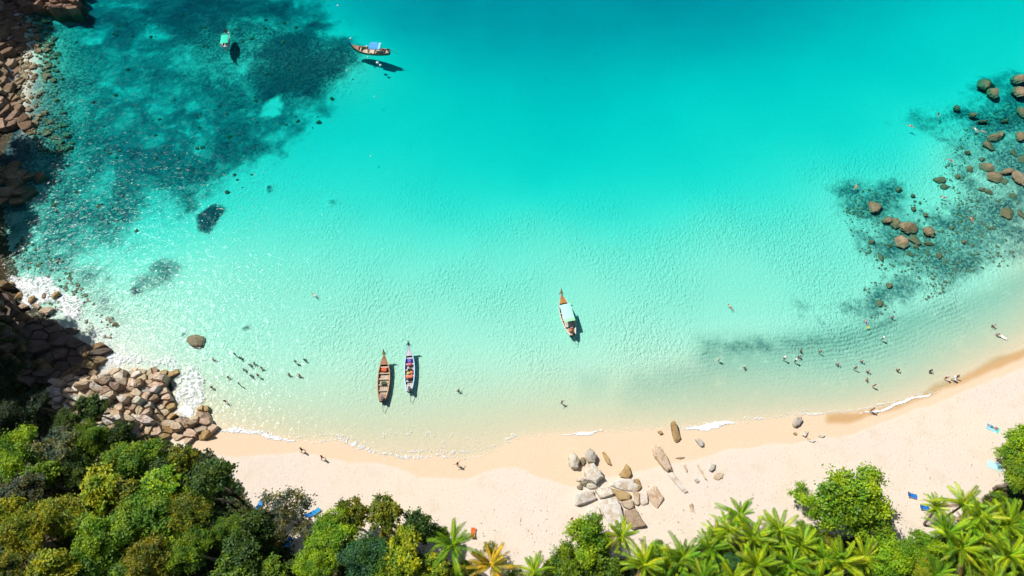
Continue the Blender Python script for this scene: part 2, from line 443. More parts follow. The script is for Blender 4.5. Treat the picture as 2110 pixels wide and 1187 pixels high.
# what covers the ground where
REEFS = [([(40, -80), (650, -80), (700, 40), (735, 110), (690, 215), (640, 215), (590, 265), (520, 350), (470, 390), (400, 430), (330, 430), (280, 480), (150, 500), (60, 450), (10, 300), (30, 100)], 4.0, 0.72),
         ([(560, 60), (700, 70), (742, 105), (695, 222), (610, 205), (560, 190), (500, 170), (500, 110)], 3.5, 1.0),
         ([(300, -60), (620, -60), (640, 30), (560, 60), (380, 110), (250, 80), (200, 0)], 6, 0.92),
         ([(418, 20), (462, 20), (462, 55), (420, 55)], 1.2, 1.1),
         ([(440, 270), (500, 265), (510, 330), (460, 355), (400, 375), (360, 370), (370, 330), (420, 320)], 2.0, 0.85),
         ([(350, 380), (400, 370), (400, 425), (365, 430)], 1.5, 0.85),
         ([(402, 430), (440, 412), (463, 430), (450, 455), (425, 478), (405, 470)], 1.0, 1.15),
         ([(272, 560), (300, 525), (350, 518), (372, 545), (340, 580), (290, 605), (272, 600)], 1.6, 0.62),
         ([(540, 200), (570, 185), (570, 225), (530, 225)], 1.0, 0.2),
         ([(-40, 430), (60, 440), (110, 480), (130, 540), (190, 620), (250, 665), (210, 700), (120, 640), (-40, 600)], 3.0, 0.60),
         ([(375, 683), (384, 683), (384, 693), (374, 693)], .5, 1.0), ([(388, 685), (402, 683), (404, 690), (390, 695)], .5, 1.0), ([(492, 676), (504, 671), (510, 677), (497, 682)], .5, 1.0),
         ([(545, 368), (555, 368), (555, 384), (545, 384)], .6, 0.95), ([(675, 405), (690, 402), (695, 412), (680, 416)], .7, 0.7),
         ([(270, 588), (285, 585), (290, 600), (275, 608)], .6, 1.1),
         ([(1725, 372), (1770, 365), (1855, 355), (1880, 385), (1880, 420), (1930, 420), (1960, 390), (1960, 330), (1930, 290), (1900, 270), (1870, 240), (1880, 225), (1960, 210),
           (2000, 175), (2050, 150), (2110, 130), (2250, 120), (2300, 500), (2110, 540), (1990, 560), (1930, 600), (1860, 640), (1800, 640), (1790, 600), (1830, 570), (1770, 520), (1740, 440)], 2.2, 0.60),
         ([(1745, 440), (1775, 395), (1850, 365), (1870, 400), (1860, 460), (1800, 500), (1760, 490)], 2.2, 0.72),
         ([(1880, 235), (1960, 200), (2000, 178), (2060, 150), (2110, 135), (2250, 120), (2250, 260), (2060, 265), (1990, 235), (1930, 250)], 2.2, 0.82),
         ([(1440, 692), (1560, 688), (1700, 676), (1800, 655), (1860, 640), (1860, 665), (1750, 700), (1600, 715), (1445, 720)], 2.0, 0.50),
         ([(2040, 330), (2200, 300), (2250, 480), (2110, 520), (1990, 470)], 2.2, 0.66),
         ([(-60, 235), (55, 245), (95, 330), (60, 440), (-60, 450)], 2.0, 0.85),
         ([(1640, 640), (1760, 600), (1830, 590), (1850, 630), (1760, 660), (1660, 680)], 4, 0.44)]
REEF = np.zeros(X.shape)
for k, (p, w, val) in enumerate(REEFS):
    am = 3.5 * min(1, w); bw = 16.0 * (w > 2.4) + 7.0 * (2.1 < w <= 2.4)
    m = soft(poly(p), X + am * (fbm(X, Y, 8, 3, 40 + k) - 0.5) + bw * (fbm(X, Y, 22, 3, 140 + k) - 0.5), Y + am * (fbm(X, Y, 8, 3, 70 + k) - 0.5) + bw * (fbm(X, Y, 22, 3, 170 + k) - 0.5), w * (1.6 if w > 2.1 else 1))
    REEF = np.maximum(REEF * (1 - m * (val < 0.3)), m * val)
REEF *= (S < 1.0)
SILT = soft(poly([(1440, 694), (1600, 690), (1720, 676), (1850, 645), (2000, 610), (2110, 560), (2300, 480), (2300, 640), (2110, 690), (1990, 750), (1900, 795), (1760, 830), (1560, 846), (1290, 850),
                  (1275, 812), (1310, 775), (1430, 752)]), X, Y, 2.6)
SILT = np.maximum(SILT, 0.5 * soft(poly([(1195, 770), (1250, 765), (1255, 820), (1200, 828)]), X, Y, 1.5))
SILT *= (S < 0.5) * (0.30 + 0.70 * sstep(2.5, 15.0, pdist(SAND_SHORE, X, Y, False)))
DRYLINE = poly([(300, 880), (400, 925), (470, 937), (560, 942), (650, 936), (720, 950), (800, 962), (860, 978), (930, 984), (1000, 972), (1060, 966), (1130, 985), (1180, 1000), (1250, 985), (1330, 965),
                (1420, 950), (1500, 925), (1620, 915), (1750, 893), (1860, 852), (1950, 816), (2030, 781), (2110, 752), (2200, 705)])
wetpoly = np.vstack([DRYLINE, SAND_SHORE[::-1] + np.array([0, 45.0])])
WET = soft(wetpoly, X, Y + 2.0 * (fbm(X, Y, 7, 3, 65) - .5), 0.9) * 0.55
hard = soft(poly([(1690, 840), (1780, 838), (1880, 810), (1960, 775), (2060, 730), (2200, 660), (2200, 690), (2110, 757), (2030, 784), (1950, 815), (1860, 850), (1750, 884), (1690, 880)]), X + 5 * (fbm(X, Y, 9, 3, 61) - .5), Y + 2 * (fbm(X, Y, 6, 3, 62) - .5), 2.0)
mid_w = soft(poly([(1590, 850), (1700, 845), (1700, 885), (1600, 890)]), X + 6 * (fbm(X, Y, 8, 3, 63) - .5), Y + 3 * (fbm(X, Y, 6, 3, 64) - .5), 3.5)
WET = np.maximum(WET, np.maximum(hard * 1.0, mid_w * 0.8))
UNDER = sstep(0.12, 0.5, -Z)
UNDER = np.where(S < 0, UNDER, 0)

gv = np.stack([X, Y, Z], -1).reshape(-1, 3)
ny, nx = X.shape
idx = np.arange(nx * ny).reshape(ny, nx)
gf = np.stack([idx[:-1, :-1], idx[:-1, 1:], idx[1:, 1:], idx[1:, :-1]], -1).reshape(-1, 4)
g_me = mk_mesh('ground', gv, gf, M_GROUND, True)
for nm, arr in (('wet', WET), ('reef', REEF), ('silt', SILT), ('litter', LITTER), ('under', UNDER), ('ripple', UNDER * (1 - 0.93 * sstep(1.5, 2.6, -Z))), ('shore', pdist(SAND_SHORE, X, Y, False))):
    a = g_me.attributes.new(nm, 'FLOAT', 'POINT'); a.data.foreach_set('value', arr.astype(np.float32).ravel())
tag(obj('beach_and_seabed_terrain', g_me), 'pale sand beach running down into a clear shallow sea bed with reef', kind='structure')

# ------------------------------------------------------------------ sea: one closed body of water
bm = bmesh.new()
bmesh.ops.create_cube(bm, size=1)
for v in bm.verts: v.co = Vector((v.co.x * 1900, v.co.y * 1900 + 100, -20 if v.co.z < 0 else 0.0))
tag(obj('sea', bm_mesh('sea', bm, M_WATER)), 'clear turquoise sea of the cove, deep teal far out', kind='structure')

# ------------------------------------------------------------------ foam on the water
def foam(name, label, polys, lines=(), step=0.3, seed=0):
    pts = np.vstack([poly(p) for p, _, _ in polys] + [poly(l) for l, _, _ in lines])
    x0, y0 = pts.min(0) - 4; x1, y1 = pts.max(0) + 4
    gx, gy = np.arange(x0, x1, step), np.arange(y0, y1, step)
    x, y = np.meshgrid(gx, gy)
    c = np.zeros(x.shape)
    wx, wy = x + 2.2 * (fbm(x, y, 3.0, 4, seed) - .5), y + 2.2 * (fbm(x, y, 3.0, 4, seed + 3) - .5)
    for p, w, d in polys: c = np.maximum(c, soft(poly(p), wx, wy, w) * d)
    for l, w, d in lines:
        L_ = poly(l); e = np.minimum(np.hypot(x - L_[0][0], y - L_[0][1]), np.hypot(x - L_[-1][0], y - L_[-1][1]))
        wl = w * (0.15 + 1.5 * fbm(x, y, 3.2, 4, seed + 9)) * sstep(-0.5, 5.0, e) + 0.05
        c = np.maximum(c, d * (1 - sstep(0.25, 1.0, pdist(poly(l), x, y + 1.1 * (fbm(x, y, 2.5, 3, seed + 5) - .5), False) / wl)))
    vid = -np.ones(x.shape, int)
    cell = (c[:-1, :-1] + c[1:, :-1] + c[:-1, 1:] + c[1:, 1:]) / 4 > 0.06
    used = np.zeros(x.shape, bool)
    used[:-1, :-1] |= cell; used[1:, :-1] |= cell; used[:-1, 1:] |= cell; used[1:, 1:] |= cell
    vid[used] = np.arange(used.sum())
    jj, ii = np.where(cell)
    f = np.stack([vid[jj, ii], vid[jj, ii + 1], vid[jj + 1, ii + 1], vid[jj + 1, ii]], -1)
    zz = 0.03 + 0.10 * fbm(x, y, 0.9, 2, seed + 21) * np.clip(c, 0, 1)
    # the swash runs a little way up the sand
    gi = np.clip(np.searchsorted(GX, x) - 1, 0, len(GX) - 1); gj = np.clip(np.searchsorted(GY, y) - 1, 0, len(GY) - 1)
    zz = np.maximum(zz, Z[gj, gi] * (Z[gj, gi] < 1.2) + 0.06)
    me = mk_mesh(name, np.stack([x[used], y[used], zz[used]], -1), f, M_FOAM, True)
    a = me.attributes.new('cover', 'FLOAT', 'POINT'); a.data.foreach_set('value', c[used].astype(np.float32))
    tag(obj(name, me), label, kind='stuff')

foam('surf_foam', 'white surf foam churning along the seaward face of the jointed outcrop',
     [([(188, 752), (215, 705), (245, 715), (330, 735), (400, 745), (430, 775), (432, 830), (405, 850), (352, 840), (362, 800), (362, 758), (280, 748), (205, 766)], 1.4, 0.76),
      ([(370, 700), (440, 730), (450, 800), (440, 850), (425, 800), (400, 740)], 2.5, 0.36),
      ([(365, 835), (408, 838), (400, 860), (375, 850)], 0.6, 1.1)], seed=3)
foam('surf_foam', 'white foam washing over the sunlit boulders below the shaded shelf',
     [([(15, 575), (60, 560), (105, 568), (135, 600), (165, 610), (178, 640), (150, 662), (120, 650), (115, 625), (60, 632), (20, 600)], 1.0, 0.80),
      ([(180, 660), (225, 690), (235, 740), (205, 745), (200, 700)], 1.2, 0.55), ([(100, 560), (220, 650), (230, 690), (150, 640)], 2.5, 0.22)], seed=31)
foam('surf_foam', 'white foam streaks on the brown headland rocks far up the cove',
     [([(-20, 30), (42, 22), (48, 45), (30, 62), (14, 60), (-20, 70)], 0.8, 0.95), ([(18, 78), (44, 78), (34, 100), (18, 125), (5, 118)], 0.8, 0.8),
      ([(-10, 130), (30, 130), (35, 165), (10, 215), (-20, 220)], 1.6, 0.75)], seed=57)
foam('shore_foam', 'lacy wash of foam along the sand below the moored boats',
     [([(435, 875), (520, 868), (640, 885), (740, 900), (830, 930), (960, 935), (1040, 905), (1030, 890), (900, 880), (760, 878), (600, 862), (470, 850)], 2.0, 0.26)],
     [([(432, 884), (500, 888), (560, 899), (622, 910)], 0.75, 0.85), ([(622, 910), (700, 908), (760, 927), (820, 943), (900, 940), (960, 945)], 0.55, 0.6)], seed=71)
foam('shore_foam', 'bright white wave lip beside the barnacled slab at the waterline', [], [([(1408, 884), (1440, 880), (1480, 876), (1518, 870)], 1.05, 1.5)], step=0.2, seed=83)
foam('shore_foam', 'thin lacy swash line edging the whole beach', [], [(SHORE[4:19], 0.26, 0.42), ([(x, y - 12) for x, y in SHORE[2:12]], 0.5, 0.42), ([(x, y - 7) for x, y in SHORE[13:27]], 0.3, 0.5)], step=0.25, seed=95)
foam('shore_foam', 'thin white wave lip in front of the pale beach boulders', [], [([(1160, 894), (1195, 891), (1250, 887)], 0.5, 1.25)], step=0.2, seed=87)
foam('shore_foam', 'long narrow foam line along the dark wet sand', [],
     [([(1765, 850), (1800, 848), (1850, 833), (1890, 819), (1938, 804)], 0.34, 1.2), ([(1615, 858), (1640, 855), (1720, 852)], 0.3, 0.8), ([(1618, 858), (1628, 866)], 0.6, 1.2)], step=0.2, seed=91)

# ------------------------------------------------------------------ rocks
def smooth_ring(P, n, ease=0.18):
    """closed outline resampled to n points, corners eased"""
    P = np.asarray(P, float)
    Q = np.empty((len(P) * 2, 2))
    Q[0::2] = P * (1 - ease) + np.roll(P, -1, 0) * ease
    Q[1::2] = P * ease + np.roll(P, -1, 0) * (1 - ease)
    if ease < .1:
        mid = (P + np.roll(P, -1, 0)) / 2
        mid = mid + (mid - P.mean(0)) * np.random.default_rng(len(P)).normal(0, .05, (len(P), 1))
        W3 = np.empty((len(P) * 3, 2)); W3[0::3] = Q[0::2]; W3[1::3] = mid; W3[2::3] = Q[1::2]
        return W3
    seg = np.linalg.norm(np.roll(Q, -1, 0) - Q, axis=1)
    cum = np.concatenate([[0], np.cumsum(seg)])
    t = np.linspace(0, cum[-1], n, endpoint=False)
    QQ = np.vstack([Q, Q[:1]])
    return np.stack([np.interp(t, cum, QQ[:, k]) for k in (0, 1)], -1)

RINGS_SHARP = ((1.10, None, .03), (1.04, .45, .035), (.985, .90, .03), (.90, 1.0, .02), (.45, 1.02, .0))

def block_mesh(P, h, depth=0.5, rng=None, n=12, tilt=0.12, inset=0.14, ease=0.18):
    """an angular rock with outline P (about its own centre): foot, wall, shoulder and a tilted, uneven top"""
    rng = rng or np.random.default_rng(1)
    c = P.mean(0); Q = smooth_ring(P - c, n, ease); n = len(Q)
    size = np.sqrt(abs(np.ptp(Q[:, 0]) * np.ptp(Q[:, 1])))
    tx, ty = rng.normal(0, tilt, 2)
    rings = []
    for sc, zf, j in (RINGS_SHARP if ease < .06 else ((1.06, None, .03), (1.03, .35, .05), (1.0 - inset * .35, .78, .05), (1.0 - inset * 1.2, .96, .05), (0.50, 1.03, .05))):
        q = Q * sc * (1 + rng.normal(0, j, (n, 1)))
        z = np.full(n, -depth) if zf is None else h * zf * (1 + rng.normal(0, .05 if zf < .85 else .015, n)) + (q[:, 0] * tx + q[:, 1] * ty) * zf
        rings.append(np.column_stack([q, z]))
    V = np.vstack(rings + [np.array([[0, 0, h * 1.04]])])
    bm = bmesh.new()
    vs = [bm.verts.new(v) for v in V]
    for k in range(len(rings) - 1):
        for i in range(n):
            a, b = k * n + i, k * n + (i + 1) % n
            bm.faces.new((vs[a], vs[b], vs[b + n], vs[a + n]))
    k = (len(rings) - 1) * n
    for i in range(n): bm.faces.new((vs[k + i], vs[k + (i + 1) % n], vs[-1]))
    return bm_mesh('rock_block', bm, M_ROCK), c

def hull_rock(seed, n=26, flat=0.75):
    r = np.random.default_rng(seed)
    p = r.normal(size=(n, 3)); p /= np.linalg.norm(p, axis=1)[:, None]
    p *= r.uniform(0.82, 1.05, (n, 1)); p[:, 2] *= flat
    bm = bmesh.new()
    for q in p: bm.verts.new(q)
    bmesh.ops.convex_hull(bm, input=bm.verts)
    for v in [v for v in bm.verts if not v.link_faces]: bm.verts.remove(v)
    bmesh.ops.bevel(bm, geom=list(bm.edges), offset=0.05, segments=1, affect='EDGES', profile=0.6)
    bmesh.ops.triangulate(bm, faces=bm.faces)
    bmesh.ops.subdivide_edges(bm, edges=[e for e in bm.edges if e.calc_length() > .22], cuts=2, use_grid_fill=True)
    bmesh.ops.triangulate(bm, faces=bm.faces)
    for v in bm.verts:
        q = v.co * 2.2 + Vector((seed * 7.3, 0, 0))
        crack = abs(mnoise.noise(v.co * 1.7 + Vector((0, seed * 3.1, 0))))
        v.co *= 1 + .13 * mnoise.noise(q) + .06 * mnoise.noise(q * 2.7) - .16 * max(0, .12 - crack) / .12
    return bm_mesh('boulder', bm, M_ROCK, False)
HULLS = [hull_rock(s, 15 + s % 3) for s in range(9)]
ROUND = [hull_rock(s, 60, 0.8) for s in range(20, 25)]
for me in ROUND: me.polygons.foreach_set('use_smooth', np.ones(len(me.polygons), bool))

PALE, GREY, PINK, OCHRE, BROWN, ALGAE = (.60, .55, .47), (.44, .40, .35), (.54, .43, .31), (.40, .28, .13), (.36, .27, .19), (.25, .225, .15)

def jit(c, a=0.10):
    k = 1 + RNG.uniform(-a, a)
    return tuple(max(0.01, x * k * (1 + RNG.uniform(-a, a) * .3)) for x in c)

def outcrop(name, label, pts, n, hfun, colfun, seed, ang=0.0, stretch_k=1.6, gap=0.985, depth=1.2, z_app=1.5):
    """bedrock broken by joints: the outline is cut into blocks, every block a part of its own"""
    P = poly(pts, z_app)
    P = P.mean(0) + (P - P.mean(0)) * 1.05
    r = np.random.default_rng(seed)
    ca, sa = math.cos(ang), math.sin(ang)
    Rm = np.array([[ca, sa], [-sa, ca]])
    Q = P @ Rm.T; Q[:, 1] *= stretch_k
    lo, hi = Q.min(0), Q.max(0)
    best_d = math.sqrt((hi - lo).prod() / n) * 0.62
    cand = r.uniform(lo - 3, hi + 3, (9000, 2)); isin = inside(Q, cand[:, 0], cand[:, 1])
    def pick(pool, others, lo_k, hi_k, most):
        got = np.empty((0, 2))
        for q in pool:
            if len(got) >= most: break
            dm = (best_d * r.uniform(lo_k, hi_k)) ** 2
            if (len(got) == 0 or ((got - q) ** 2).sum(1).min() > dm) and (len(others) == 0 or ((others - q) ** 2).sum(1).min() > dm * .6): got = np.vstack([got, q])
        return got
    seeds = pick(cand[isin], [], 0.28, 2.3, n)
    ghosts = pick(cand[~isin], seeds, 0.8, 0.8, 400)
    seeds = np.array(seeds)
    allp = np.vstack([seeds, np.array(ghosts)])
    cen = P.mean(0)
    z0 = 0.0
    root = tag(obj(name, None, loc=(cen[0], cen[1], z0)), label, 'rock')
    for i, s in enumerate(seeds):
        cell = [np.array(v) for v in ((s[0] - 4.2, s[1] - 4.2), (s[0] + 4.2, s[1] - 4.2), (s[0] + 4.2, s[1] + 4.2), (s[0] - 4.2, s[1] + 4.2))]
        for j, t in enumerate(allp):
            if j == i or abs(t[0] - s[0]) + abs(t[1] - s[1]) > 9: continue
            m, d = (s + t) / 2, t - s
            new = []
            for k in range(len(cell)):
                a, b = cell[k], cell[(k + 1) % len(cell)]
                fa, fb = (a - m) @ d, (b - m) @ d
                if fa <= 0: new.append(a)
                if fa * fb < 0: new.append(a + (b - a) * fa / (fa - fb))
            cell = new
            if len(cell) < 3: break
        if len(cell) < 3: continue
        C = np.array(cell); C[:, 1] /= stretch_k
        C = C @ Rm
        cc = C.mean(0); C = cc + (C - cc) * gap * r.uniform(0.9, 1.03)
        g = gz(cc[0], cc[1])
        base = max(g, -0.8)
        h = hfun(cc, r)
        me, c = block_mesh(C, h, depth, r, 11, 0.22, 0.05, 0.05)
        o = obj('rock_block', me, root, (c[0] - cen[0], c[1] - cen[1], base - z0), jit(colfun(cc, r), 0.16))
    return root

pa = poly([(105, 790), (430, 850)], 1.5)
def h_main(c, r):
    e = sdist(OUT_MAIN, np.array([c[0]]), np.array([c[1]]))[0]
    return float(np.clip(0.6 + 0.55 * e, 0.6, 2.2) * r.uniform(0.5, 1.6))
def c_main(c, r):
    e = sdist(OUT_MAIN, np.array([c[0]]), np.array([c[1]]))[0]
    k = r.uniform()
    if e < 1.0 and c[0] > -60 and k < .4: return OCHRE
    return PALE if k < .35 else (PINK if k < .90 else BROWN)
P_MAIN = [(100, 800), (118, 776), (175, 764), (280, 757), (345, 757), (358, 768), (352, 800), (357, 822), (340, 838), (352, 862), (392, 856), (404, 832), (422, 830), (436, 868), (425, 890), (385, 906), (338, 892), (300, 905), (230, 890), (150, 870), (110, 850)]
OUT_MAIN = poly(P_MAIN, 1.5)
outcrop('rock_outcrop', 'large jointed beige outcrop with surf on one side and sand on the other', P_MAIN, 150, h_main, c_main, 5, 0.13, 1.35, .97)
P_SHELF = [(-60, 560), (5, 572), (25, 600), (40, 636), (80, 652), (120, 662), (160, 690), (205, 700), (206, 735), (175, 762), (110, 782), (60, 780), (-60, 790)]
outcrop('rock_outcrop', 'rock shelf in the headland shadow, its shade darkened into the rock colour', P_SHELF, 95,
        lambda c, r: r.uniform(.4, 1.5), lambda c, r: (.24, .17, .09) if r.uniform() < .25 else (.15, .115, .09), 8, 0.1)  # block colours darkened to deepen the headland's shade on the shelf
P_NW = [(-70, 10), (25, 15), (52, 50), (45, 95), (32, 150), (40, 220), (60, 250), (20, 265), (-70, 250)]
outcrop('rock_outcrop', 'low brown foam-streaked rocks of the far headland shore', P_NW, 120, lambda c, r: r.uniform(.25, 1.0), lambda c, r: (.22, .155, .10) if r.uniform() < .75 else (.36, .27, .19), 12, 0.9, z_app=.5)
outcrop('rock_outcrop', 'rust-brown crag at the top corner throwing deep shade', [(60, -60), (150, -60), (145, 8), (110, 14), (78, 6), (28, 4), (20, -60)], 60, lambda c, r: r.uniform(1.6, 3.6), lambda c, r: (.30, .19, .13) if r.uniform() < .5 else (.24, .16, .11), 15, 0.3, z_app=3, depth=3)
outcrop('rock_outcrop', 'half-drowned mossy rocks at the foot of the headland', [(-40, 330), (30, 330), (75, 350), (70, 400), (20, 415), (-40, 420)], 18, lambda c, r: r.uniform(.3, .9), lambda c, r: ALGAE, 19, 0.4, z_app=.3)

# the broken slabs in the middle of the beach, traced block by block
BEACH_BLOCKS = [([(1185, 1018), (1222, 1009), (1233, 1027), (1208, 1037), (1187, 1042)], 1.5, PALE), ([(1225, 1009), (1255, 1000), (1267, 1018), (1238, 1029)], 1.7, PALE),
    ([(1255, 999), (1270, 989), (1304, 987), (1318, 1000), (1313, 1013), (1285, 1010)], 1.1, PALE), ([(1257, 1004), (1285, 1011), (1302, 1020), (1298, 1032), (1276, 1031), (1266, 1018)], .9, OCHRE),
    ([(1237, 1031), (1265, 1023), (1280, 1042), (1290, 1078), (1264, 1090), (1242, 1058)], 1.7, PALE), ([(1279, 1034), (1303, 1027), (1308, 1043), (1300, 1050), (1286, 1046)], 1.2, PINK),
    ([(1286, 1051), (1309, 1046), (1333, 1085), (1302, 1092), (1291, 1078)], 1.4, BROWN), ([(1205, 1062), (1214, 1040), (1235, 1044), (1240, 1062), (1222, 1075)], 1.2, PALE),
    ([(1318, 1016), (1334, 1014), (1336, 1038), (1318, 1042)], .6, PALE), ([(1332, 1011), (1350, 1000), (1369, 1026), (1356, 1050), (1340, 1034)], .9, PINK),
    ([(1304, 987), (1316, 985), (1323, 1003), (1314, 1013)], .9, OCHRE), ([(1304, 1010), (1318, 1014), (1318, 1040), (1309, 1042)], .8, PINK)]
c0 = on_ground(1262, 1030)
root = tag(obj('rock_outcrop', None, loc=c0), 'cluster of broad pale slabs and rusty blocks in the middle of the beach', 'rock')
for k, (p, h, col) in enumerate(BEACH_BLOCKS):
    h *= .5; p = np.mean(p, 0) + (np.array(p) - np.mean(p, 0)) * .95
    P = poly(p, c0[2] + h * .7)
    me, c = block_mesh(P, h, .6, np.random.default_rng(100 + k), 14, .13, .08, .08)
    if col is PALE: col = (.62, .57, .50)
    obj('rock_block', me, root, (c[0] - c0[0], c[1] - c0[1], gz(*c) - c0[2]), jit(col, .06))

def traced_rock(p, h, col, label, seed, group=None):
    g = on_ground(*np.mean(p, 0))
    P = poly(p, g[2] + h * .6)
    me, c = block_mesh(P, h, .5, np.random.default_rng(seed), 14, .12, .14, .09)
    me.polygons.foreach_set('use_smooth', np.zeros(len(me.polygons), bool))
    tag(obj('boulder', me, None, (c[0], c[1], gz(*c)), jit(col, .06)), label, 'rock', group)

SLABS = [([(1212, 957), (1222, 953), (1238, 970), (1243, 985), (1226, 998), (1208, 991), (1204, 972)], 1.9, PALE, 'big pale wedge-shaped boulder between two round grey ones and the slabs'),
    ([(1241, 932), (1247, 932), (1255, 945), (1260, 959), (1253, 957), (1245, 945)], .5, OCHRE, 'narrow orange rock sliver on sand beside the round grey boulders'),
    ([(1276, 976), (1284, 968), (1290, 955), (1297, 962), (1302, 978), (1296, 986), (1280, 984)], .7, OCHRE, 'orange hook-shaped rock on sand above the broad slabs'),
    ([(1346, 927), (1352, 919), (1361, 918), (1373, 938), (1386, 968), (1376, 974), (1360, 955), (1350, 942)], 1.3, PINK, 'long rust-topped slab pointing down the beach'),
    ([(1376, 976), (1386, 973), (1400, 990), (1418, 1014), (1412, 1018), (1394, 1000)], .5, PALE, 'low pale rock tail half buried behind the long rusty slab'),
    ([(1383, 872), (1389, 868), (1397, 885), (1404, 904), (1394, 912), (1387, 900)], 1.1, OCHRE, 'barnacled ochre slab standing at the waterline by the wave lip'),
    ([(1433, 906), (1441, 902), (1449, 910), (1450, 920), (1444, 921)], .7, GREY, 'grey tilted stone on sand below the bright wave lip'),
    ([(1391, 944), (1400, 941), (1412, 942), (1402, 946)], .25, BROWN, 'thin brown rock blade lying flat beside the rusty slab'),
    ([(1461, 968), (1468, 956), (1475, 957), (1472, 967), (1465, 972)], .6, GREY, 'upright grey-pink stone on open sand beside a flat round one'),
    ([(1471, 979), (1480, 973), (1491, 976), (1490, 985), (1478, 989), (1471, 986)], .3, PINK, 'flat pinkish round stone sunk in open sand'),
    ([(1355, 889), (1361, 886), (1367, 893), (1360, 896)], .5, OCHRE, 'small mossy stone in the swash near the barnacled slab'),
    ([(1634, 872), (1640, 860), (1652, 858), (1655, 866), (1648, 876), (1638, 881)], .9, GREY, 'dark wet boulder where the wash meets the tan wet sand'),
    ([(1653, 897), (1658, 888), (1666, 889), (1660, 901)], .5, PALE, 'white pointed stone just up the sand from the dark wet boulder'),
    ([(1664, 903), (1672, 905), (1681, 909), (1675, 912), (1667, 909)], .3, PALE, 'low whitish sliver of stone beyond the white pointed one'),
    ([(1686, 899), (1693, 893), (1700, 898), (1694, 902)], .35, PALE, 'small white stone alone on the peach wet sand'),
    ([(1634, 892), (1640, 890), (1643, 895), (1637, 897)], .25, OCHRE, 'tiny yellow pebble-like stone under the dark wet boulder'),
    ([(1420, 1040), (1426, 1036), (1432, 1058), (1424, 1056)], .25, PINK, 'sliver of buried rock in dry sand near the palm fronds'),
    ([(1408, 960), (1412, 956), (1418, 972), (1414, 974)], .25, PINK, 'thin pink rock splinter beside the long rusty slab'),
    ([(1436, 958), (1440, 957), (1448, 972), (1457, 990), (1452, 988)], .2, PINK, 'long thin rock vein in sand near the flat round stone'),
    ([(1430, 988), (1437, 986), (1442, 992), (1436, 996)], .3, GREY, 'small grey cobble between the rock vein and the rusty slab')]
for k, (p, h, col, lab) in enumerate(SLABS): traced_rock(p, h * .7, col, lab, 200 + k)

def boulder(px, py, rx, ry, top, col, label, group=None, smooth=False, rot=None, emerged=True):
    """a boulder whose visible outline is rx by ry photo pixels; top is its height above the water or sand"""
    x, y, g = on_ground(px, py, max(0.0, top * .5))
    k = mpp(px, py, 0)
    a, b = rx * k, ry * k / 0.86
    base = g - 0.15
    zt = top if g < 0 and emerged else g + top
    hz = max(0.25, (zt - base) / 1.55)
    o = obj('boulder', RNG.choice(ROUND if smooth else HULLS), None, (x, y, base + hz * .72), jit(col))
    o.scale = (a * 1.12, b * 1.12, hz)
    o.rotation_euler = (RNG.uniform(-.12, .12), RNG.uniform(-.12, .12), RNG.uniform(-.3, .3) if rot is None else rot)
    tag(o, label, 'rock', group)

boulder(1183, 951, 12, 15, 1.5, PALE, 'round whitish boulder at the end of the beach cluster facing the boats', None, True)
boulder(1218, 941, 12, 14, 1.5, GREY, 'round dark-sided grey boulder with yellow lichen in the beach cluster', None, True)
for px, py, rx, ry, t, lab in [(1197, 988, 9, 4, .5, 'flat cobble in the gap under the big pale wedge boulder'), (1203, 996, 8, 5, .6, 'mossy cobble touching the slab cluster beneath the wedge boulder'), (1219, 1001, 11, 5, .6, 'oval pale cobble squeezed between wedge boulder and slabs'), (1195, 1004, 6, 4, .4, 'smallest cobble at the outer corner of the slab cluster'),
                               (1201, 951, 6, 8, .5, 'tan stone wedged between the two round beach boulders')]:
    boulder(px, py, rx, ry, t, PALE if rx > 8 else ALGAE, lab, None, True)
boulder(405, 703, 18, 12, .55, ALGAE, 'lone mossy boulder awash off the surf near the bathers', None, True)
for px, py, rx, ry, t, c, lab in [(118, 610, 11, 9, 1.0, OCHRE, 'golden boulder at the outer end of the foaming rocks'), (68, 619, 10, 9, 1.0, OCHRE, 'ochre boulder in the middle of the foaming rocks'), (97, 641, 17, 9, 1.1, PINK, 'widest tan boulder beneath the foaming rocks'),
                                  (38, 612, 8, 10, .9, OCHRE, 'brown upright boulder where the foam begins'), (50, 634, 15, 7, .9, BROWN, 'long dark boulder between foam and shaded shelf'), (76, 630, 13, 6, .8, PINK, 'pale flat boulder tucked behind the ochre one in foam'),
                                  (17, 586, 11, 8, .9, OCHRE, 'sunlit boulder at the frame edge above the foam'), (92, 611, 5, 7, .6, BROWN, 'small brown stone poking through the foam'), (181, 733, 12, 9, 1.6, OCHRE, 'orange sunlit boulder at the tip of the shaded shelf'),
                                  (174, 754, 6, 5, .7, OCHRE, 'small orange stone between shelf tip and the beige outcrop'), (238, 668, 8, 6, .3, ALGAE, 'dark stone awash outside the foam of the shelf')]:
    boulder(px, py, rx, ry, t, c, lab)

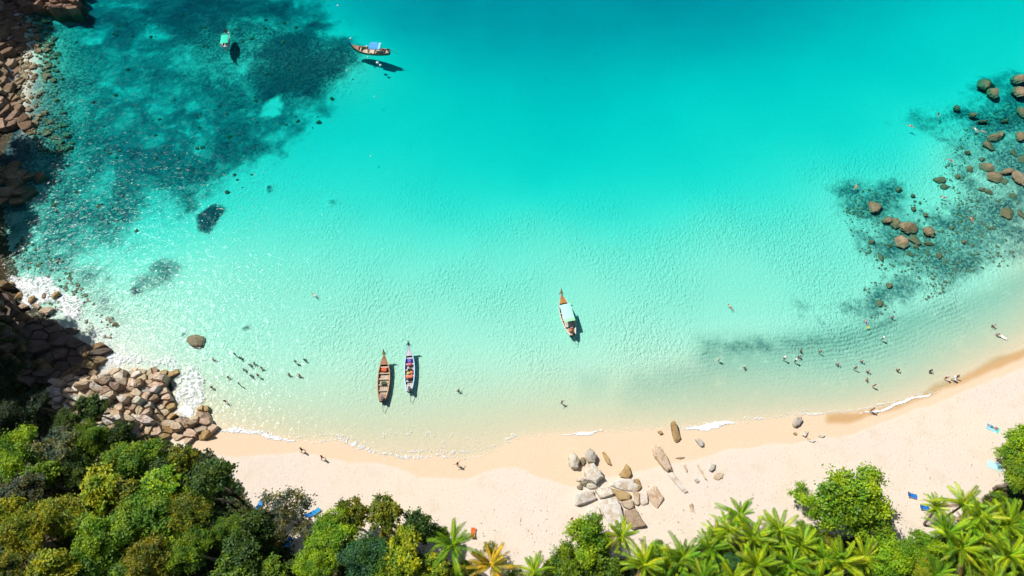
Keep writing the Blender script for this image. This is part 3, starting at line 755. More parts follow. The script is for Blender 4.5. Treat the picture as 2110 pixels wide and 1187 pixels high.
SEA_ROCKS = [(1801, 430, 18, 14, .5, 'wedge-shaped mossy rock standing apart at the seaward end of the reef islet'), (1826, 455, 12, 11, .5, 'rounded mossy rock at one end of the reef islet row'), (1844, 462, 11, 11, .45, 'split mossy rock second in the reef islet row'),
    (1869, 468, 20, 18, .9, 'largest cracked mossy rock in the middle of the reef islet'), (1889, 494, 18, 11, .5, 'flat mossy rock leaning on the largest islet rock'), (1913, 478, 16, 12, .6, 'pointed mossy rock at the shore-facing end of the reef islet'),
    (1857, 500, 15, 13, .9, 'orange-topped rock at the foot of the reef islet')]
for px, py, rx, ry, t, lab in SEA_ROCKS: boulder(px, py, rx, ry, t * .6, PINK if 'orange' in lab else ALGAE, lab)
BIG_E = [(2032, 180, 25, 14, .8, 'big craggy rock standing in dark water at the seaward tip of the reef'), (2045, 200, 16, 14, .6, 'lower craggy shoulder of the seaward reef tip'), (2100, 172, 24, 12, 1.0, 'pinkish rock ridge furthest out along the reef edge'), (2102, 198, 22, 17, 1.0, 'broad tan rock inshore of the pinkish ridge'),
    (2047, 286, 17, 7, .7, 'slim brown rock lying along the shoreward reef channel'), (2042, 302, 18, 10, .7, 'wedge rock paired beneath the slim brown one'), (2064, 279, 13, 7, .5, 'knobbly rock behind the slim brown one'), (2105, 286, 15, 13, .8, 'large rock at the frame edge across the reef channel'),
    (2050, 366, 18, 12, .7, 'dark pointed rock with foam sparkling on its side'), (2072, 354, 17, 9, .8, 'reddish rock above the sparkling foam patch'), (2099, 366, 17, 19, 1.2, 'tall brown rock at the frame edge past the sparkling foam'), (2032, 346, 15, 9, .5, 'tan rock leading the row towards the foam patch'),
    (2080, 440, 22, 13, .2, 'wide drowned rock slab in the greenish shallows')]
for px, py, rx, ry, t, lab in BIG_E: boulder(px, py, rx, ry, t * .55 - .08, BROWN if RNG.random() < .4 else ALGAE, lab)
SMALL_E = [(1832, 506, 6, 5, 'small stone at the foot of the orange-topped islet rock'), (1912, 503, 11, 5, 'flat stone just under the pointed islet rock'), (1886, 509, 7, 6, 'stone under the flat leaning islet rock'), (1875, 522, 9, 7, 'stone a step shoreward of the islet rocks'),
    (1816, 531, 7, 9, 'lone stone in clear water shoreward of the islet end'), (1934, 371, 13, 10, 'drowned boulder on pale sand between the two reef arms'), (1881, 432, 7, 5, 'little stone seaward of the largest islet rock'), (1853, 393, 9, 6, 'stone deep in the weed seaward of the islet'),
    (1831, 590, 8, 6, 'stone on the weedy tongue halfway from islet to bathers'), (1812, 626, 9, 8, 'mossy stone closest to the broad white hat bather'), (1934, 528, 8, 7, 'stone alone in pale rubble shoreward of the pointed islet rock'), (1968, 228, 8, 6, 'rounded stone beside the black-clad snorkeller'),
    (2003, 244, 12, 6, 'flat reef stone leading to the white-shirted snorkeller'), (2021, 254, 12, 5, 'flat reef stone right above the white-shirted snorkeller'), (2105, 237, 12, 14, 'tall stone at the frame edge under the broad tan rock'), (2067, 252, 9, 5, 'small stone in open reef water inshore of the craggy tip'),
    (1991, 316, 6, 5, 'small stone between the pink snorkeller and the wedge rock pair'), (1997, 349, 7, 9, 'upright stone leading the row to the sparkling foam'), (2025, 330, 8, 5, 'stone just seaward of the tan row rock'), (2072, 376, 12, 8, 'brown stone under the sparkling foam patch'),
    (2022, 391, 8, 6, 'first of two stones side by side below the dark pointed rock'), (2036, 396, 9, 6, 'second of two stones side by side below the dark pointed rock'), (2087, 404, 8, 6, 'dark stone below the tall frame-edge rock'), (2092, 316, 12, 8, 'drowned stone inshore of the reef channel rocks'),
    (2106, 330, 10, 8, 'frame-edge stone between channel rocks and reddish rock'), (1972, 366, 5, 5, 'tiny stone between the drowned boulder and the tan row rock'), (1944, 386, 8, 6, 'pale stone above the snorkeller in red'), (2106, 440, 10, 12, 'frame-edge stone next to the wide drowned slab'),
    (1880, 405, 6, 4, 'low stone in weed behind the islet rocks'), (1795, 500, 7, 4, 'low stone at the sandy edge of the islet weed'), (1905, 445, 6, 4, 'low stone seaward of the pointed islet rock'), (1960, 470, 7, 5, 'low stone between islet and the orange-clad snorkeller'),
    (1985, 500, 6, 5, 'low stone shoreward of the orange-clad snorkeller'), (2040, 470, 8, 5, 'low stone on the bather side of the drowned slab')]
for px, py, rx, ry, lab in SMALL_E: boulder(px, py, rx, ry, RNG.uniform(-.30, .06), ALGAE, lab, 'small reef stones')

def rubble(name, label, pts, n, smin, smax, seed, col, zone=None):
    """loose stones too many and too small to tell apart"""
    P = poly(pts); r = np.random.default_rng(seed)
    lo, hi = P.min(0), P.max(0)
    V, F = [], []
    base = []
    for s in range(5):
        bm = bmesh.new(); q = np.random.default_rng(s + 60).normal(size=(12, 3)); q /= np.linalg.norm(q, axis=1)[:, None]
        for a in q: bm.verts.new(a)
        bmesh.ops.convex_hull(bm, input=bm.verts); bm.verts.ensure_lookup_table(); bm.verts.index_update()
        base.append((np.array([v.co[:] for v in bm.verts]), np.array([[v.index for v in f.verts] for f in bm.faces])))
        bm.free()
    k = 0; off = 0
    while k < n:
        p = r.uniform(lo, hi, (400, 2))
        p = p[inside(P, p[:, 0], p[:, 1])]
        dens = fbm(p[:, 0], p[:, 1], 9, 3, seed)
        p = p[dens > r.uniform(0.30, 0.68, len(p))]
        for x, y in p:
            if k >= n: break
            s = smin + (smax - smin) * r.uniform() ** 2.5
            v, f = base[r.integers(5)]
            a = r.uniform(0, 6.28); ca, sa = math.cos(a), math.sin(a)
            q = v * np.array([s * r.uniform(.8, 1.5), s, s * .6])
            q = np.column_stack([q[:, 0] * ca - q[:, 1] * sa + x, q[:, 0] * sa + q[:, 1] * ca + y, q[:, 2] + gz(x, y) + s * .12])
            V.append(q); F.append(f + off); off += len(q); k += 1
    me = mk_mesh(name, np.vstack(V), np.vstack(F), M_ROCK)
    tag(obj(name, me, color=col), label, kind='stuff')

rubble('reef_rubble', 'loose mossy stones strewn over the shallow reef near the swimmers', [(1740, 430), (1790, 380), (1900, 410), (1960, 330), (1990, 260), (2110, 190), (2200, 200), (2250, 480), (2110, 540), (1980, 570), (1900, 640), (1800, 660), (1780, 590), (1820, 560), (1760, 500)], 1700, .10, .36, 4, (.34, .35, .26))
rubble('reef_rubble', 'dark coral heads scattered over the deep reef by the headland', [(70, 10), (500, 0), (700, 60), (690, 210), (560, 300), (470, 430), (300, 470), (100, 480), (50, 300)], 170, .15, .6, 6, (.025, .06, .055))
rubble('reef_rubble', 'brown drowned rocks just off the far headland shore', [(35, 20), (100, 35), (118, 120), (128, 220), (150, 310), (100, 335), (60, 280), (30, 200)], 420, .25, .95, 13, (.30, .25, .16))
rubble('reef_rubble', 'loose stones on the shallow bed under the foaming rocks', [(40, 480), (140, 540), (190, 620), (250, 670), (230, 700), (150, 660), (60, 600), (0, 560)], 320, .12, .45, 9, (.16, .15, .08))

# ------------------------------------------------------------------ trees
def quads_from(cen, nrm, tang, w, l):
    """leaf cards: a four-cornered leaf, tip and sides, folded slightly along its length"""
    b = np.cross(nrm, tang)
    p0 = cen - tang * l[:, None] * .5
    p1 = cen + b * w[:, None] * .5 - nrm * w[:, None] * .12
    p2 = cen + tang * l[:, None] * .5 - nrm * l[:, None] * .12
    p3 = cen - b * w[:, None] * .5 - nrm * w[:, None] * .12
    v = np.stack([p0, p1, p2, p3], 1).reshape(-1, 3)
    f = np.arange(len(v)).reshape(-1, 4)
    return v, f

def unit(a): return a / (np.linalg.norm(a, axis=-1, keepdims=True) + 1e-9)

def crown_mesh(seed, subs=10, clumps=17, leaves=48, rad=4.0, flat=.62, leaf=.34, tight=.42):
    """crown of about 4 m radius: several leafy domes at uneven heights, each made of many twig-end sprays"""
    r = np.random.default_rng(seed)
    C, CT_, OUT = [], [], []
    for k in range(subs):
        d = rad * .78 * math.sqrt((k + .3) / subs) * r.uniform(.8, 1.12); a = k * 2.4 + r.uniform(-.5, .5)
        p = np.array([d * math.cos(a), d * math.sin(a), flat * rad * (.75 - .85 * (d / rad) ** 2) + r.normal(0, .75)])
        rs = r.uniform(.62, 1.40) * (1.0 if k else 1.25); tone = np.clip(r.normal(.45, .16), 0, 1)
        for _ in range(int(clumps * rs / 1.35)):
            n = unit(r.normal(size=3)); n[2] = abs(n[2]) * 1.1 - .22; n = unit(n)
            C.append(p + n * rs * r.uniform(.55, 1.08) * np.array([1, 1, .8])); CT_.append(tone + r.normal(0, .1)); OUT.append(n)
    C, OUT, CT_ = np.array(C), np.array(OUT), np.array(CT_)
    m = len(C); n = m * leaves
    ci = np.repeat(np.arange(m), leaves)
    sz = r.uniform(.6, 1.35, m)[ci][:, None] * tight
    cen = C[ci] + (r.normal(size=(n, 3)) * np.array([1, 1, .6]) + OUT[ci] * r.uniform(-.3, .7, (n, 1))) * sz
    nrm = unit(OUT[ci] * .7 + np.array([0, 0, .7]) + r.normal(0, .55, (n, 3)))
    tang = unit(np.cross(nrm, r.normal(size=(n, 3))))
    l = leaf * r.uniform(.7, 1.35, n); w = l * r.uniform(.48, .72, n)
    v, f = quads_from(cen, nrm, tang, w, l)
    tone = np.clip(CT_[ci] + r.normal(0, .2, n), 0, 1)
    me = mk_mesh('crown', v, f, M_LEAF)
    a = me.attributes.new('tone', 'FLOAT', 'FACE'); a.data.foreach_set('value', tone.astype(np.float32))
    return me, C

def tube(bm, a, b, ra, rb, n=7):
    a, b = Vector(a), Vector(b)
    q = (b - a).to_track_quat('Z', 'Y').to_matrix()
    ring = [[bm.verts.new(p + q @ Vector((math.cos(t) * r, math.sin(t) * r, 0))) for t in [2 * math.pi * i / n for i in range(n)]] for p, r in ((a, ra), (b, rb))]
    for i in range(n): bm.faces.new((ring[0][i], ring[0][(i + 1) % n], ring[1][(i + 1) % n], ring[1][i]))
    bm.faces.new(ring[0][::-1]); bm.faces.new(ring[1])

def trunk_mesh(C, h):
    """trunk of height h below the crown centre, limbs reaching into the clumps"""
    bm = bmesh.new()
    p = Vector((0, 0, -h))
    for k in range(4):
        q = Vector((RNG.uniform(-.25, .25), RNG.uniform(-.25, .25), -h + (h - .8) * (k + 1) / 4))
        tube(bm, p, q, .34 - .05 * k, .30 - .05 * k); p = q
    for c in C[::14]:
        m = p + (Vector(c) - p) * .5 + Vector((0, 0, .35))
        tube(bm, p, m, .12, .07, 5); tube(bm, m, c, .07, .025, 5)
    return bm_mesh('trunk', bm, M_BARK)

KINDS = {'dense': [crown_mesh(s, 18, 17, 50, 4.0, .62, .33, .36) for s in (1, 2, 3, 4)],
         'rosette': [crown_mesh(s, 18, 16, 30, 4.0, .58, .47, .32) for s in (11, 12, 13, 14)],
         'airy': [crown_mesh(s, 13, 12, 32, 4.0, .60, .34, .38) for s in (21, 22, 23)],
         'fine': [crown_mesh(s, 22, 18, 50, 4.0, .66, .26, .33) for s in (31, 32, 33)]}
TRUNKS = {k: [trunk_mesh(c, 6.0) for _, c in v] for k, v in KINDS.items()}
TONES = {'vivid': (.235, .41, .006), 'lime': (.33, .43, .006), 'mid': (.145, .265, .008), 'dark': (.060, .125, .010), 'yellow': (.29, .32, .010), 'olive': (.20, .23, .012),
         'grey': (.14, .165, .075), 'teal': (.055, .17, .045), 'blackish': (.026, .055, .016)}  # blackish: shade put into the leaf colour of the trees by the shelf
ti = [0]

def tree(px, py, rpx, tone, kind, label, height=7.5, group='broadleaf trees behind the beach', base=None):
    ti[0] += 1
    k = ti[0] % len(KINDS[kind])
    if base is None:
        z = 6.0
        for _ in range(12):
            x, y = at(px, py, z); g = gz(x, y); z = max(g, 0) + height * .8
        r = rpx * mpp(px, py, z)
    else:
        x, y, r = base; g = gz(x, y); z = g + height * .8
    sc = r / 4.0
    t = tag(obj('broadleaf_tree', None, loc=(x, y, g)), label, 'tree', group)
    hc = height * .8
    c = obj('crown', KINDS[kind][k][0], t, (0, 0, hc), jit(TONES[tone], .12))
    c.scale = (sc * RNG.uniform(.88, 1.2), sc * RNG.uniform(.85, 1.15), sc * RNG.uniform(.85, 1.2)); c.rotation_euler = (RNG.uniform(-.15, .15), RNG.uniform(-.15, .15), RNG.uniform(0, 6.28))
    tr = obj('trunk', TRUNKS[kind][k], t, (0, 0, hc)); tr.rotation_euler = c.rotation_euler
    tr.scale = (sc, sc, (hc + .4) / 6.0)
    return t

W = 'trees on the wooded slope'
TREES = [
 (40, 935, 52, 'vivid', 'fine', 'bright rounded tree at the frame edge below the shaded shelf', 9), (198, 850, 34, 'dark', 'rosette', 'deep green tree leaning over the beige outcrop', 7), (140, 872, 30, 'dark', 'dense', 'dark shrubby tree wedged at the inland end of the beige outcrop', 6),
 (130, 925, 52, 'grey', 'airy', 'twiggy grey-olive tree between the bright rounded one and the outcrop', 9), (190, 910, 42, 'mid', 'fine', 'mid green tree one row behind the tree leaning over the outcrop', 8), (248, 898, 30, 'dark', 'dense', 'dark tree against the middle of the outcrop', 7),
 (322, 926, 27, 'vivid', 'rosette', 'bright green shrubby tree at the foot of the round white boulder', 5.5), (376, 952, 36, 'olive', 'rosette', 'olive tree overhanging the corner where outcrop meets sand', 8), (440, 985, 44, 'dark', 'rosette', 'dark tree whose shadow falls furthest across the sand', 13),
 (270, 955, 46, 'mid', 'dense', 'mid green tree deep between the grey-olive and the overhanging trees', 9), (345, 985, 46, 'dark', 'dense', 'dark gap-filling tree behind the overhanging olive one', 8),
 (215, 1010, 54, 'lime', 'rosette', 'lime tree with big rosettes in the middle of the slope', 11), (330, 1005, 44, 'vivid', 'rosette', 'vivid tree next to the lime rosette tree', 11), (60, 1020, 48, 'grey', 'dense', 'grey-green tree below the bright rounded one', 9),
 (55, 1105, 62, 'yellow', 'fine', 'large yellow-green tree filling the lower corner', 11), (125, 1065, 44, 'yellow', 'dense', 'yellow tree shoulder to shoulder with the large corner one', 10), (110, 1175, 50, 'yellow', 'rosette', 'yellow tree at the very bottom beside the corner', 10), (10, 1180, 44, 'olive', 'dense', 'olive tree cut by the bottom corner', 10),
 (290, 1080, 66, 'mid', 'fine', 'broad mid green tree below the lime rosette tree', 11), (385, 1065, 54, 'olive', 'fine', 'olive tree beside the broad mid green one', 10), (200, 1135, 58, 'mid', 'dense', 'mid green tree beside the yellow bottom tree', 10), (300, 1170, 56, 'olive', 'fine', 'olive tree at the bottom under the broad mid green one', 10),
 (400, 1135, 52, 'mid', 'fine', 'fine-leaved tree between the olive bottom tree and the dark pair', 10), (440, 1075, 36, 'dark', 'dense', 'small dark tree inland of the tree with the long shadow', 8), (500, 1140, 46, 'dark', 'rosette', 'dark rosette tree beside the sandy clearing with chairs', 9), (535, 1090, 36, 'dark', 'rosette', 'dark leafy tree between the clearing and the grey-green beach tree', 7),
 (480, 1190, 46, 'mid', 'rosette', 'green tree at the bottom beside the dark rosette tree', 9), (560, 1180, 34, 'mid', 'rosette', 'small green tree at the bottom edge of the clearing', 7),
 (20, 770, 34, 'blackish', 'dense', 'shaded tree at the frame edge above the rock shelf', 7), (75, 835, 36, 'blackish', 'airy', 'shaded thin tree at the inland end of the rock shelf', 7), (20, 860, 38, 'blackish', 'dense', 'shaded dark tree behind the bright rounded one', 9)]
TREES += [(90, 985, 40, 'mid', 'rosette', 'green tree between the grey-olive and the grey-green ones', 9), (165, 1080, 40, 'lime', 'rosette', 'lime-tipped tree between the yellow pair and the broad mid green one', 10), (265, 1030, 40, 'olive', 'rosette', 'olive-tipped tree under the lime rosette tree', 10),
 (355, 1110, 40, 'vivid', 'rosette', 'vivid tree in the lower middle of the slope', 10), (420, 1020, 38, 'mid', 'rosette', 'mid green tree inland of the dark shadow-casting one', 10), (470, 1095, 36, 'mid', 'fine', 'fine green tree beside the small dark one', 9), (160, 965, 40, 'dark', 'dense', 'dark tree under the twiggy grey-olive one', 8), (300, 945, 34, 'mid', 'rosette', 'mid green tree just inland of the bright shrubby one', 7), (20, 1060, 42, 'yellow', 'rosette', 'yellow-tipped tree at the frame edge above the corner', 10), (250, 1190, 40, 'mid', 'rosette', 'green tree cut by the bottom of the slope', 10)]
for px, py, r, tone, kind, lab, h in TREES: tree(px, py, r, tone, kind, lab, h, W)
B = 'broadleaf trees behind the beach'
TREES2 = [(588, 1052, 58, 'grey', 'airy', 'sparse grey-green tree out on the sand by the blue chairs', 6), (625, 1090, 26, 'grey', 'airy', 'thin grey-green sapling over the sandy clearing', 5),
 (690, 1105, 58, 'vivid', 'fine', 'vivid domed tree beside the sandy clearing', 8), (745, 1155, 50, 'teal', 'fine', 'blue-green domed tree in front of the vivid one', 8), (650, 1165, 42, 'vivid', 'fine', 'vivid tree at the bottom beside the clearing', 8),
 (725, 1065, 42, 'olive', 'rosette', 'yellow-tipped tree at the sand edge behind the vivid dome', 7), (795, 1062, 46, 'olive', 'rosette', 'taller yellow-tipped tree reaching furthest onto the sand there', 8), (865, 1088, 38, 'dark', 'rosette', 'dark green tree next to the first coconut palm', 7),
 (830, 1140, 48, 'lime', 'rosette', 'lime-yellow tree between the blue-green dome and the palm', 8), (890, 1180, 40, 'lime', 'rosette', 'lime-yellow tree at the bottom under the palm', 7), (785, 1185, 36, 'mid', 'dense', 'mid green tree at the bottom between two domes', 7),
 (1212, 1118, 60, 'vivid', 'dense', 'round bright tree in front of the beach slabs', 6.5), (1160, 1165, 42, 'mid', 'dense', 'mid green tree shading the near side of the round bright one', 6), (1245, 1180, 46, 'mid', 'rosette', 'mid green tree at the bottom beneath the round bright one', 6),
 (1750, 1035, 66, 'vivid', 'dense', 'largest bright beach tree standing out from the palms', 7.5), (1690, 1045, 48, 'vivid', 'airy', 'looser half of the bright beach thicket on its palm side', 6.5), (1648, 1022, 28, 'vivid', 'airy', 'small leafy tree fringing the bright beach thicket', 3.4), (1795, 1085, 46, 'mid', 'dense', 'shaded green tree inland of the largest bright one', 6.5),
 (1825, 1150, 52, 'vivid', 'fine', 'fine-leaved tree below the gap in the palms', 7), (1905, 1130, 40, 'vivid', 'dense', 'green tree on the far side of the sand gap', 7), (1885, 1180, 42, 'lime', 'fine', 'lime tree at the bottom below the sand gap', 7),
 (2108, 922, 46, 'vivid', 'dense', 'bright tree at the frame edge beside the sunbather', 6.5), (2105, 990, 48, 'mid', 'dense', 'mid green tree at the frame edge between sunbather and palms', 7), (2066, 938, 20, 'vivid', 'airy', 'thin leafy branch-tree nearest the sunbather towel', 2.6),
 (1505, 1165, 30, 'teal', 'fine', 'small round bush among the middle palms', 6), (1985, 1170, 34, 'mid', 'rosette', 'green tree at the bottom among the corner palms', 6)]
for px, py, r, tone, kind, lab, h in TREES2: tree(px, py, r, tone, kind, lab, h, B)
BUSHES = [(548, 1128, 34, 'dark', 'rosette', 'dark bush between the clearing and the dark rosette tree'), (655, 1120, 26, 'vivid', 'fine', 'vivid bush at the clearing edge of the vivid dome'), (905, 1105, 22, 'mid', 'rosette', 'green bush under the first palm'), (1010, 1130, 18, 'olive', 'airy', 'thin olive bush behind the yellowing palm'), (1352, 1142, 26, 'mid', 'dense', 'low bush between the lime palm and the loose green palm'), (1440, 1172, 28, 'vivid', 'rosette', 'low bush on the slab side of the small round bush'), (1528, 1140, 26, 'mid', 'dense', 'bush under the seaward edge of the middle grove'), (1585, 1135, 24, 'lime', 'rosette', 'lime bush between second and thicket-side palms'),
 (1662, 1105, 30, 'mid', 'dense', 'bush joining the thicket to the middle grove'), (1700, 1125, 28, 'olive', 'rosette', 'olive bush behind the broad palm'), (1640, 1195, 30, 'mid', 'dense', 'bush at the bottom between green and lime palms'), (1785, 1190, 34, 'vivid', 'fine', 'bush at the bottom beside the broad palm'),
 (1940, 1165, 32, 'mid', 'dense', 'bush at the bottom between sand gap and corner grove'), (2020, 1150, 30, 'vivid', 'rosette', 'bush in the corner grove under its middle palm'), (2105, 1190, 34, 'mid', 'dense', 'bush in the bottom corner under the palms'), (2062, 1040, 26, 'mid', 'rosette', 'bush between the frame-edge trees and the large palm'),
 (1060, 1185, 26, 'mid', 'airy', 'thin bush in the sand notch beside the yellowing palm'), (960, 1180, 30, 'olive', 'rosette', 'olive bush between the first palm and the yellowing one'), (610, 1175, 24, 'dark', 'dense', 'dark bush at the bottom of the sandy clearing'), (1370, 1180, 26, 'mid', 'dense', 'bush below the loose green palm')]
for px, py, r, tone, kind, lab in BUSHES: tree(px, py, r, tone, kind, lab, 4.0, B)
Hd = 'tall trees on the headland'
for x, y, r, h in [(-96, 62, 7, 25), (-92, 57, 6, 24), (-100, 61, 6, 25), (-100, 55, 7, 25), (-95, 51, 6, 23), (-104, 60, 7, 24), (-99, 47, 6, 20), (-110, 94, 6, 15), (-113, 100, 7, 16), (-116, 92, 7, 16), (-104, 80, 4, 12), (-127, 140, 7, 14), (-125, 148, 7, 14), (-133, 150, 8, 15)]:
    tree(0, 0, 0, 'dark', 'dense', 'tall dark tree on the steep headland beside the cove', h, Hd, base=(x, y, r))

r_ = np.random.default_rng(77)
up = np.column_stack([r_.uniform(-125, 80, 260000), r_.uniform(0, 110, 260000)])
uz = np.array([0.0] * len(up))
ii_ = np.clip(np.searchsorted(GX, up[:, 0]) - 1, 0, len(GX) - 1); jj_ = np.clip(np.searchsorted(GY, up[:, 1]) - 1, 0, len(GY) - 1)
keep = (LITTER[jj_, ii_] > .5) & (S[jj_, ii_] > 3) & (fbm(up[:, 0], up[:, 1], 5, 3, 99) > .22)
up = up[keep]; uz = Z[jj_, ii_][keep] + r_.uniform(.15, 1.6, keep.sum()) * fbm(up[:, 0], up[:, 1], 4, 2, 15) * 1.6
n_u = len(up)
nrm_ = unit(np.array([0, 0, 1.0]) + r_.normal(0, .5, (n_u, 3))); l_ = r_.uniform(.4, .75, n_u)
v_, f_ = quads_from(np.column_stack([up, uz]), nrm_, unit(np.cross(nrm_, r_.normal(size=(n_u, 3)))), l_ * .6, l_)
me = mk_mesh('undergrowth', v_, f_, M_LEAF)
a = me.attributes.new('tone', 'FLOAT', 'FACE'); a.data.foreach_set('value', np.clip(r_.normal(.4, .25, n_u), 0, 1).astype(np.float32))
tag(obj('undergrowth', me, color=(.05, .095, .014)), 'low leafy undergrowth covering the ground beneath the trees', kind='stuff')

# dropped leaves and twigs on the dry sand along the trees
lp = np.column_stack([r_.uniform(-45, 78, 90000), r_.uniform(10, 50, 90000)])
gi_ = np.clip(np.searchsorted(GX, lp[:, 0]) - 1, 0, len(GX) - 1); gj_ = np.clip(np.searchsorted(GY, lp[:, 1]) - 1, 0, len(GY) - 1)
lt = LITTER[gj_, gi_]
near = sstep(16, 0, pdist(poly([(480, 985), (520, 1060), (610, 1130), (760, 1100), (900, 1130), (1000, 1180), (1150, 1150), (1300, 1120), (1450, 1090), (1600, 1060), (1780, 1090), (1850, 1140), (1930, 1080), (2020, 1010), (2110, 930)], 2.0), lp[:, 0], lp[:, 1], False))
ok = (lt < .5) & (S[gj_, gi_] > 9) & (near * fbm(lp[:, 0], lp[:, 1], 4, 3, 301) > r_.uniform(.08, 1.5, len(lp)))
lp = lp[ok][:320]; n_l = len(lp)
nl_ = unit(np.array([0, 0, 1.0]) + r_.normal(0, .25, (n_l, 3))); ll_ = r_.uniform(.10, .30, n_l)
v_, f_ = quads_from(np.column_stack([lp, Z[gj_, gi_][ok][:320] + .08]), nl_, unit(np.cross(nl_, r_.normal(size=(n_l, 3)))), ll_ * .45, ll_)
tag(obj('fallen_leaves', mk_mesh('fallen_leaves', v_, f_, M_CLOTH), color=(.17, .11, .055)), 'scattered brown leaves dropped on the sand along the trees', kind='stuff')

# ------------------------------------------------------------------ coconut palms
def frond_mesh(seed, L=5.0, arch=1.0):
    """a feather frond: bright midrib, two rows of narrow leaflets folded down from it"""
    r = np.random.default_rng(seed)
    bend = r.normal(0, .25)
    def spine(s): return np.array([L * (s - .10 * s * s), bend * s * s, L * (.32 * s - arch * .55 * s * s)])
    V, F, T = [], [], []
    def quad(a, b, c, d, t):
        k = len(V); V.extend([a, b, c, d]); F.append((k, k + 1, k + 2, k + 3)); T.append(t)
    n = 9
    for i in range(n):
        p, q = spine(i / n), spine((i + 1) / n); w0, w1 = .075 * (1 - .85 * i / n), .075 * (1 - .85 * (i + 1) / n)
        quad(p + [0, -w0, .02], q + [0, -w1, .02], q + [0, w1, .02], p + [0, w0, .02], 1.0)
    m = 34
    for i in range(m):
        s = .12 + .88 * i / (m - 1)
        p = spine(s); t = unit(spine(min(1, s + .02)) - spine(s - .02))
        ll = .66 * math.sin(math.pi * (.10 + .84 * s)) ** .55 + .10
        for sd in (-1, 1):
            dirn = unit(np.array([0, sd, 0]) * .75 + t * (.55 + .5 * s) + np.array([0, 0, .22 - .30 * r.uniform()]))
            tip = p + dirn * ll * r.uniform(.75, 1.08) + np.array([0, 0, -.45 * ll * r.uniform(.6, 1.2)])
            mid = p + dirn * ll * .5
            wv = unit(t) * .048
            tn = np.clip(r.normal(.45, .2), 0, 1)
            quad(p - wv * .7, p + wv * .7, mid + wv, mid - wv, tn)
            quad(mid - wv, mid + wv, tip + wv * .15, tip - wv * .15, tn * .9)
    me = mk_mesh('frond', np.array(V), np.array(F), M_LEAF)
    a = me.attributes.new('tone', 'FLOAT', 'FACE'); a.data.foreach_set('value', np.array(T, np.float32))
    return me
FRONDS = {'up': [frond_mesh(s, 4.2, .40) for s in (1, 2, 7)], 'mid': [frond_mesh(s, 5.0, .85) for s in (3, 4, 8)], 'low': [frond_mesh(s, 4.7, 1.30) for s in (5, 6, 9)]}
bm = bmesh.new(); p = Vector((0, 0, -.4))
for k in range(10):
    q = Vector((.5 * (1 - ((k + 1) / 10 - 1) ** 2) - .5, 0, 10 * (k + 1) / 10)); tube(bm, p, q, .20 - .006 * k + (.1 if k == 0 else 0), .19 - .006 * k, 8); p = q
PALM_TRUNK = bm_mesh('trunk', bm, M_BARK)
bm = bmesh.new()
for k in range(7):
    a = k * 2.4; m = Matrix.Translation((math.cos(a) * .3, math.sin(a) * .3, -.3 - .05 * (k % 3)))
    bmesh.ops.create_icosphere(bm, subdivisions=1, radius=.15, matrix=m)
NUTS = bm_mesh('coconut_cluster', bm, M_CLOTH, True)
PTONE = {'lime': (.31, .46, .010), 'green': (.19, .37, .010), 'yellow': (.48, .36, .02), 'deep': (.14, .28, .01)}

def palm(px, py, tone, label, height=8.5, n=18, size=1.0):
    z = 6.0
    for _ in range(10):
        x, y = at(px, py, z); g = gz(x, y); z = g + height
    lean = RNG.uniform(.10, .42); roll = RNG.uniform(-.16, .16)
    y -= height * math.sin(lean); x -= height * math.sin(roll); g = gz(x, y)
    t = tag(obj('coconut_palm', None, loc=(x, y, g)), label, 'palm', 'coconut palms behind the beach')
    t.rotation_euler = (-lean, roll, 0)
    tr = obj('trunk', PALM_TRUNK, t); tr.scale = (1, 1, height / 10)
    a0 = RNG.uniform(0, 6.28)
    for i in range(n):
        a = a0 + i * 2.39996 + RNG.uniform(-.55, .55); k = i / n
        kind = 'up' if k < .50 else ('mid' if k < .82 else 'low')
        pitch = {'up': -.85 + k * 1.2, 'mid': -.25 + (k - .3) * .5, 'low': .12 + (k - .7) * .8}[kind]
        col = jit(PTONE[tone] if not (kind == 'low' and RNG.random() < .42) else (.36, .25, .09), .30)
        f = obj('frond', RNG.choice(FRONDS[kind]), t, (0, 0, height), col)
        f.rotation_euler = (RNG.uniform(-.45, .45), pitch + RNG.uniform(-.18, .18), a)
        s = size * RNG.uniform(.7, 1.15); f.scale = (s, s, s)
    obj('coconut_cluster', NUTS, t, (0, 0, height), (.22, .20, .05))

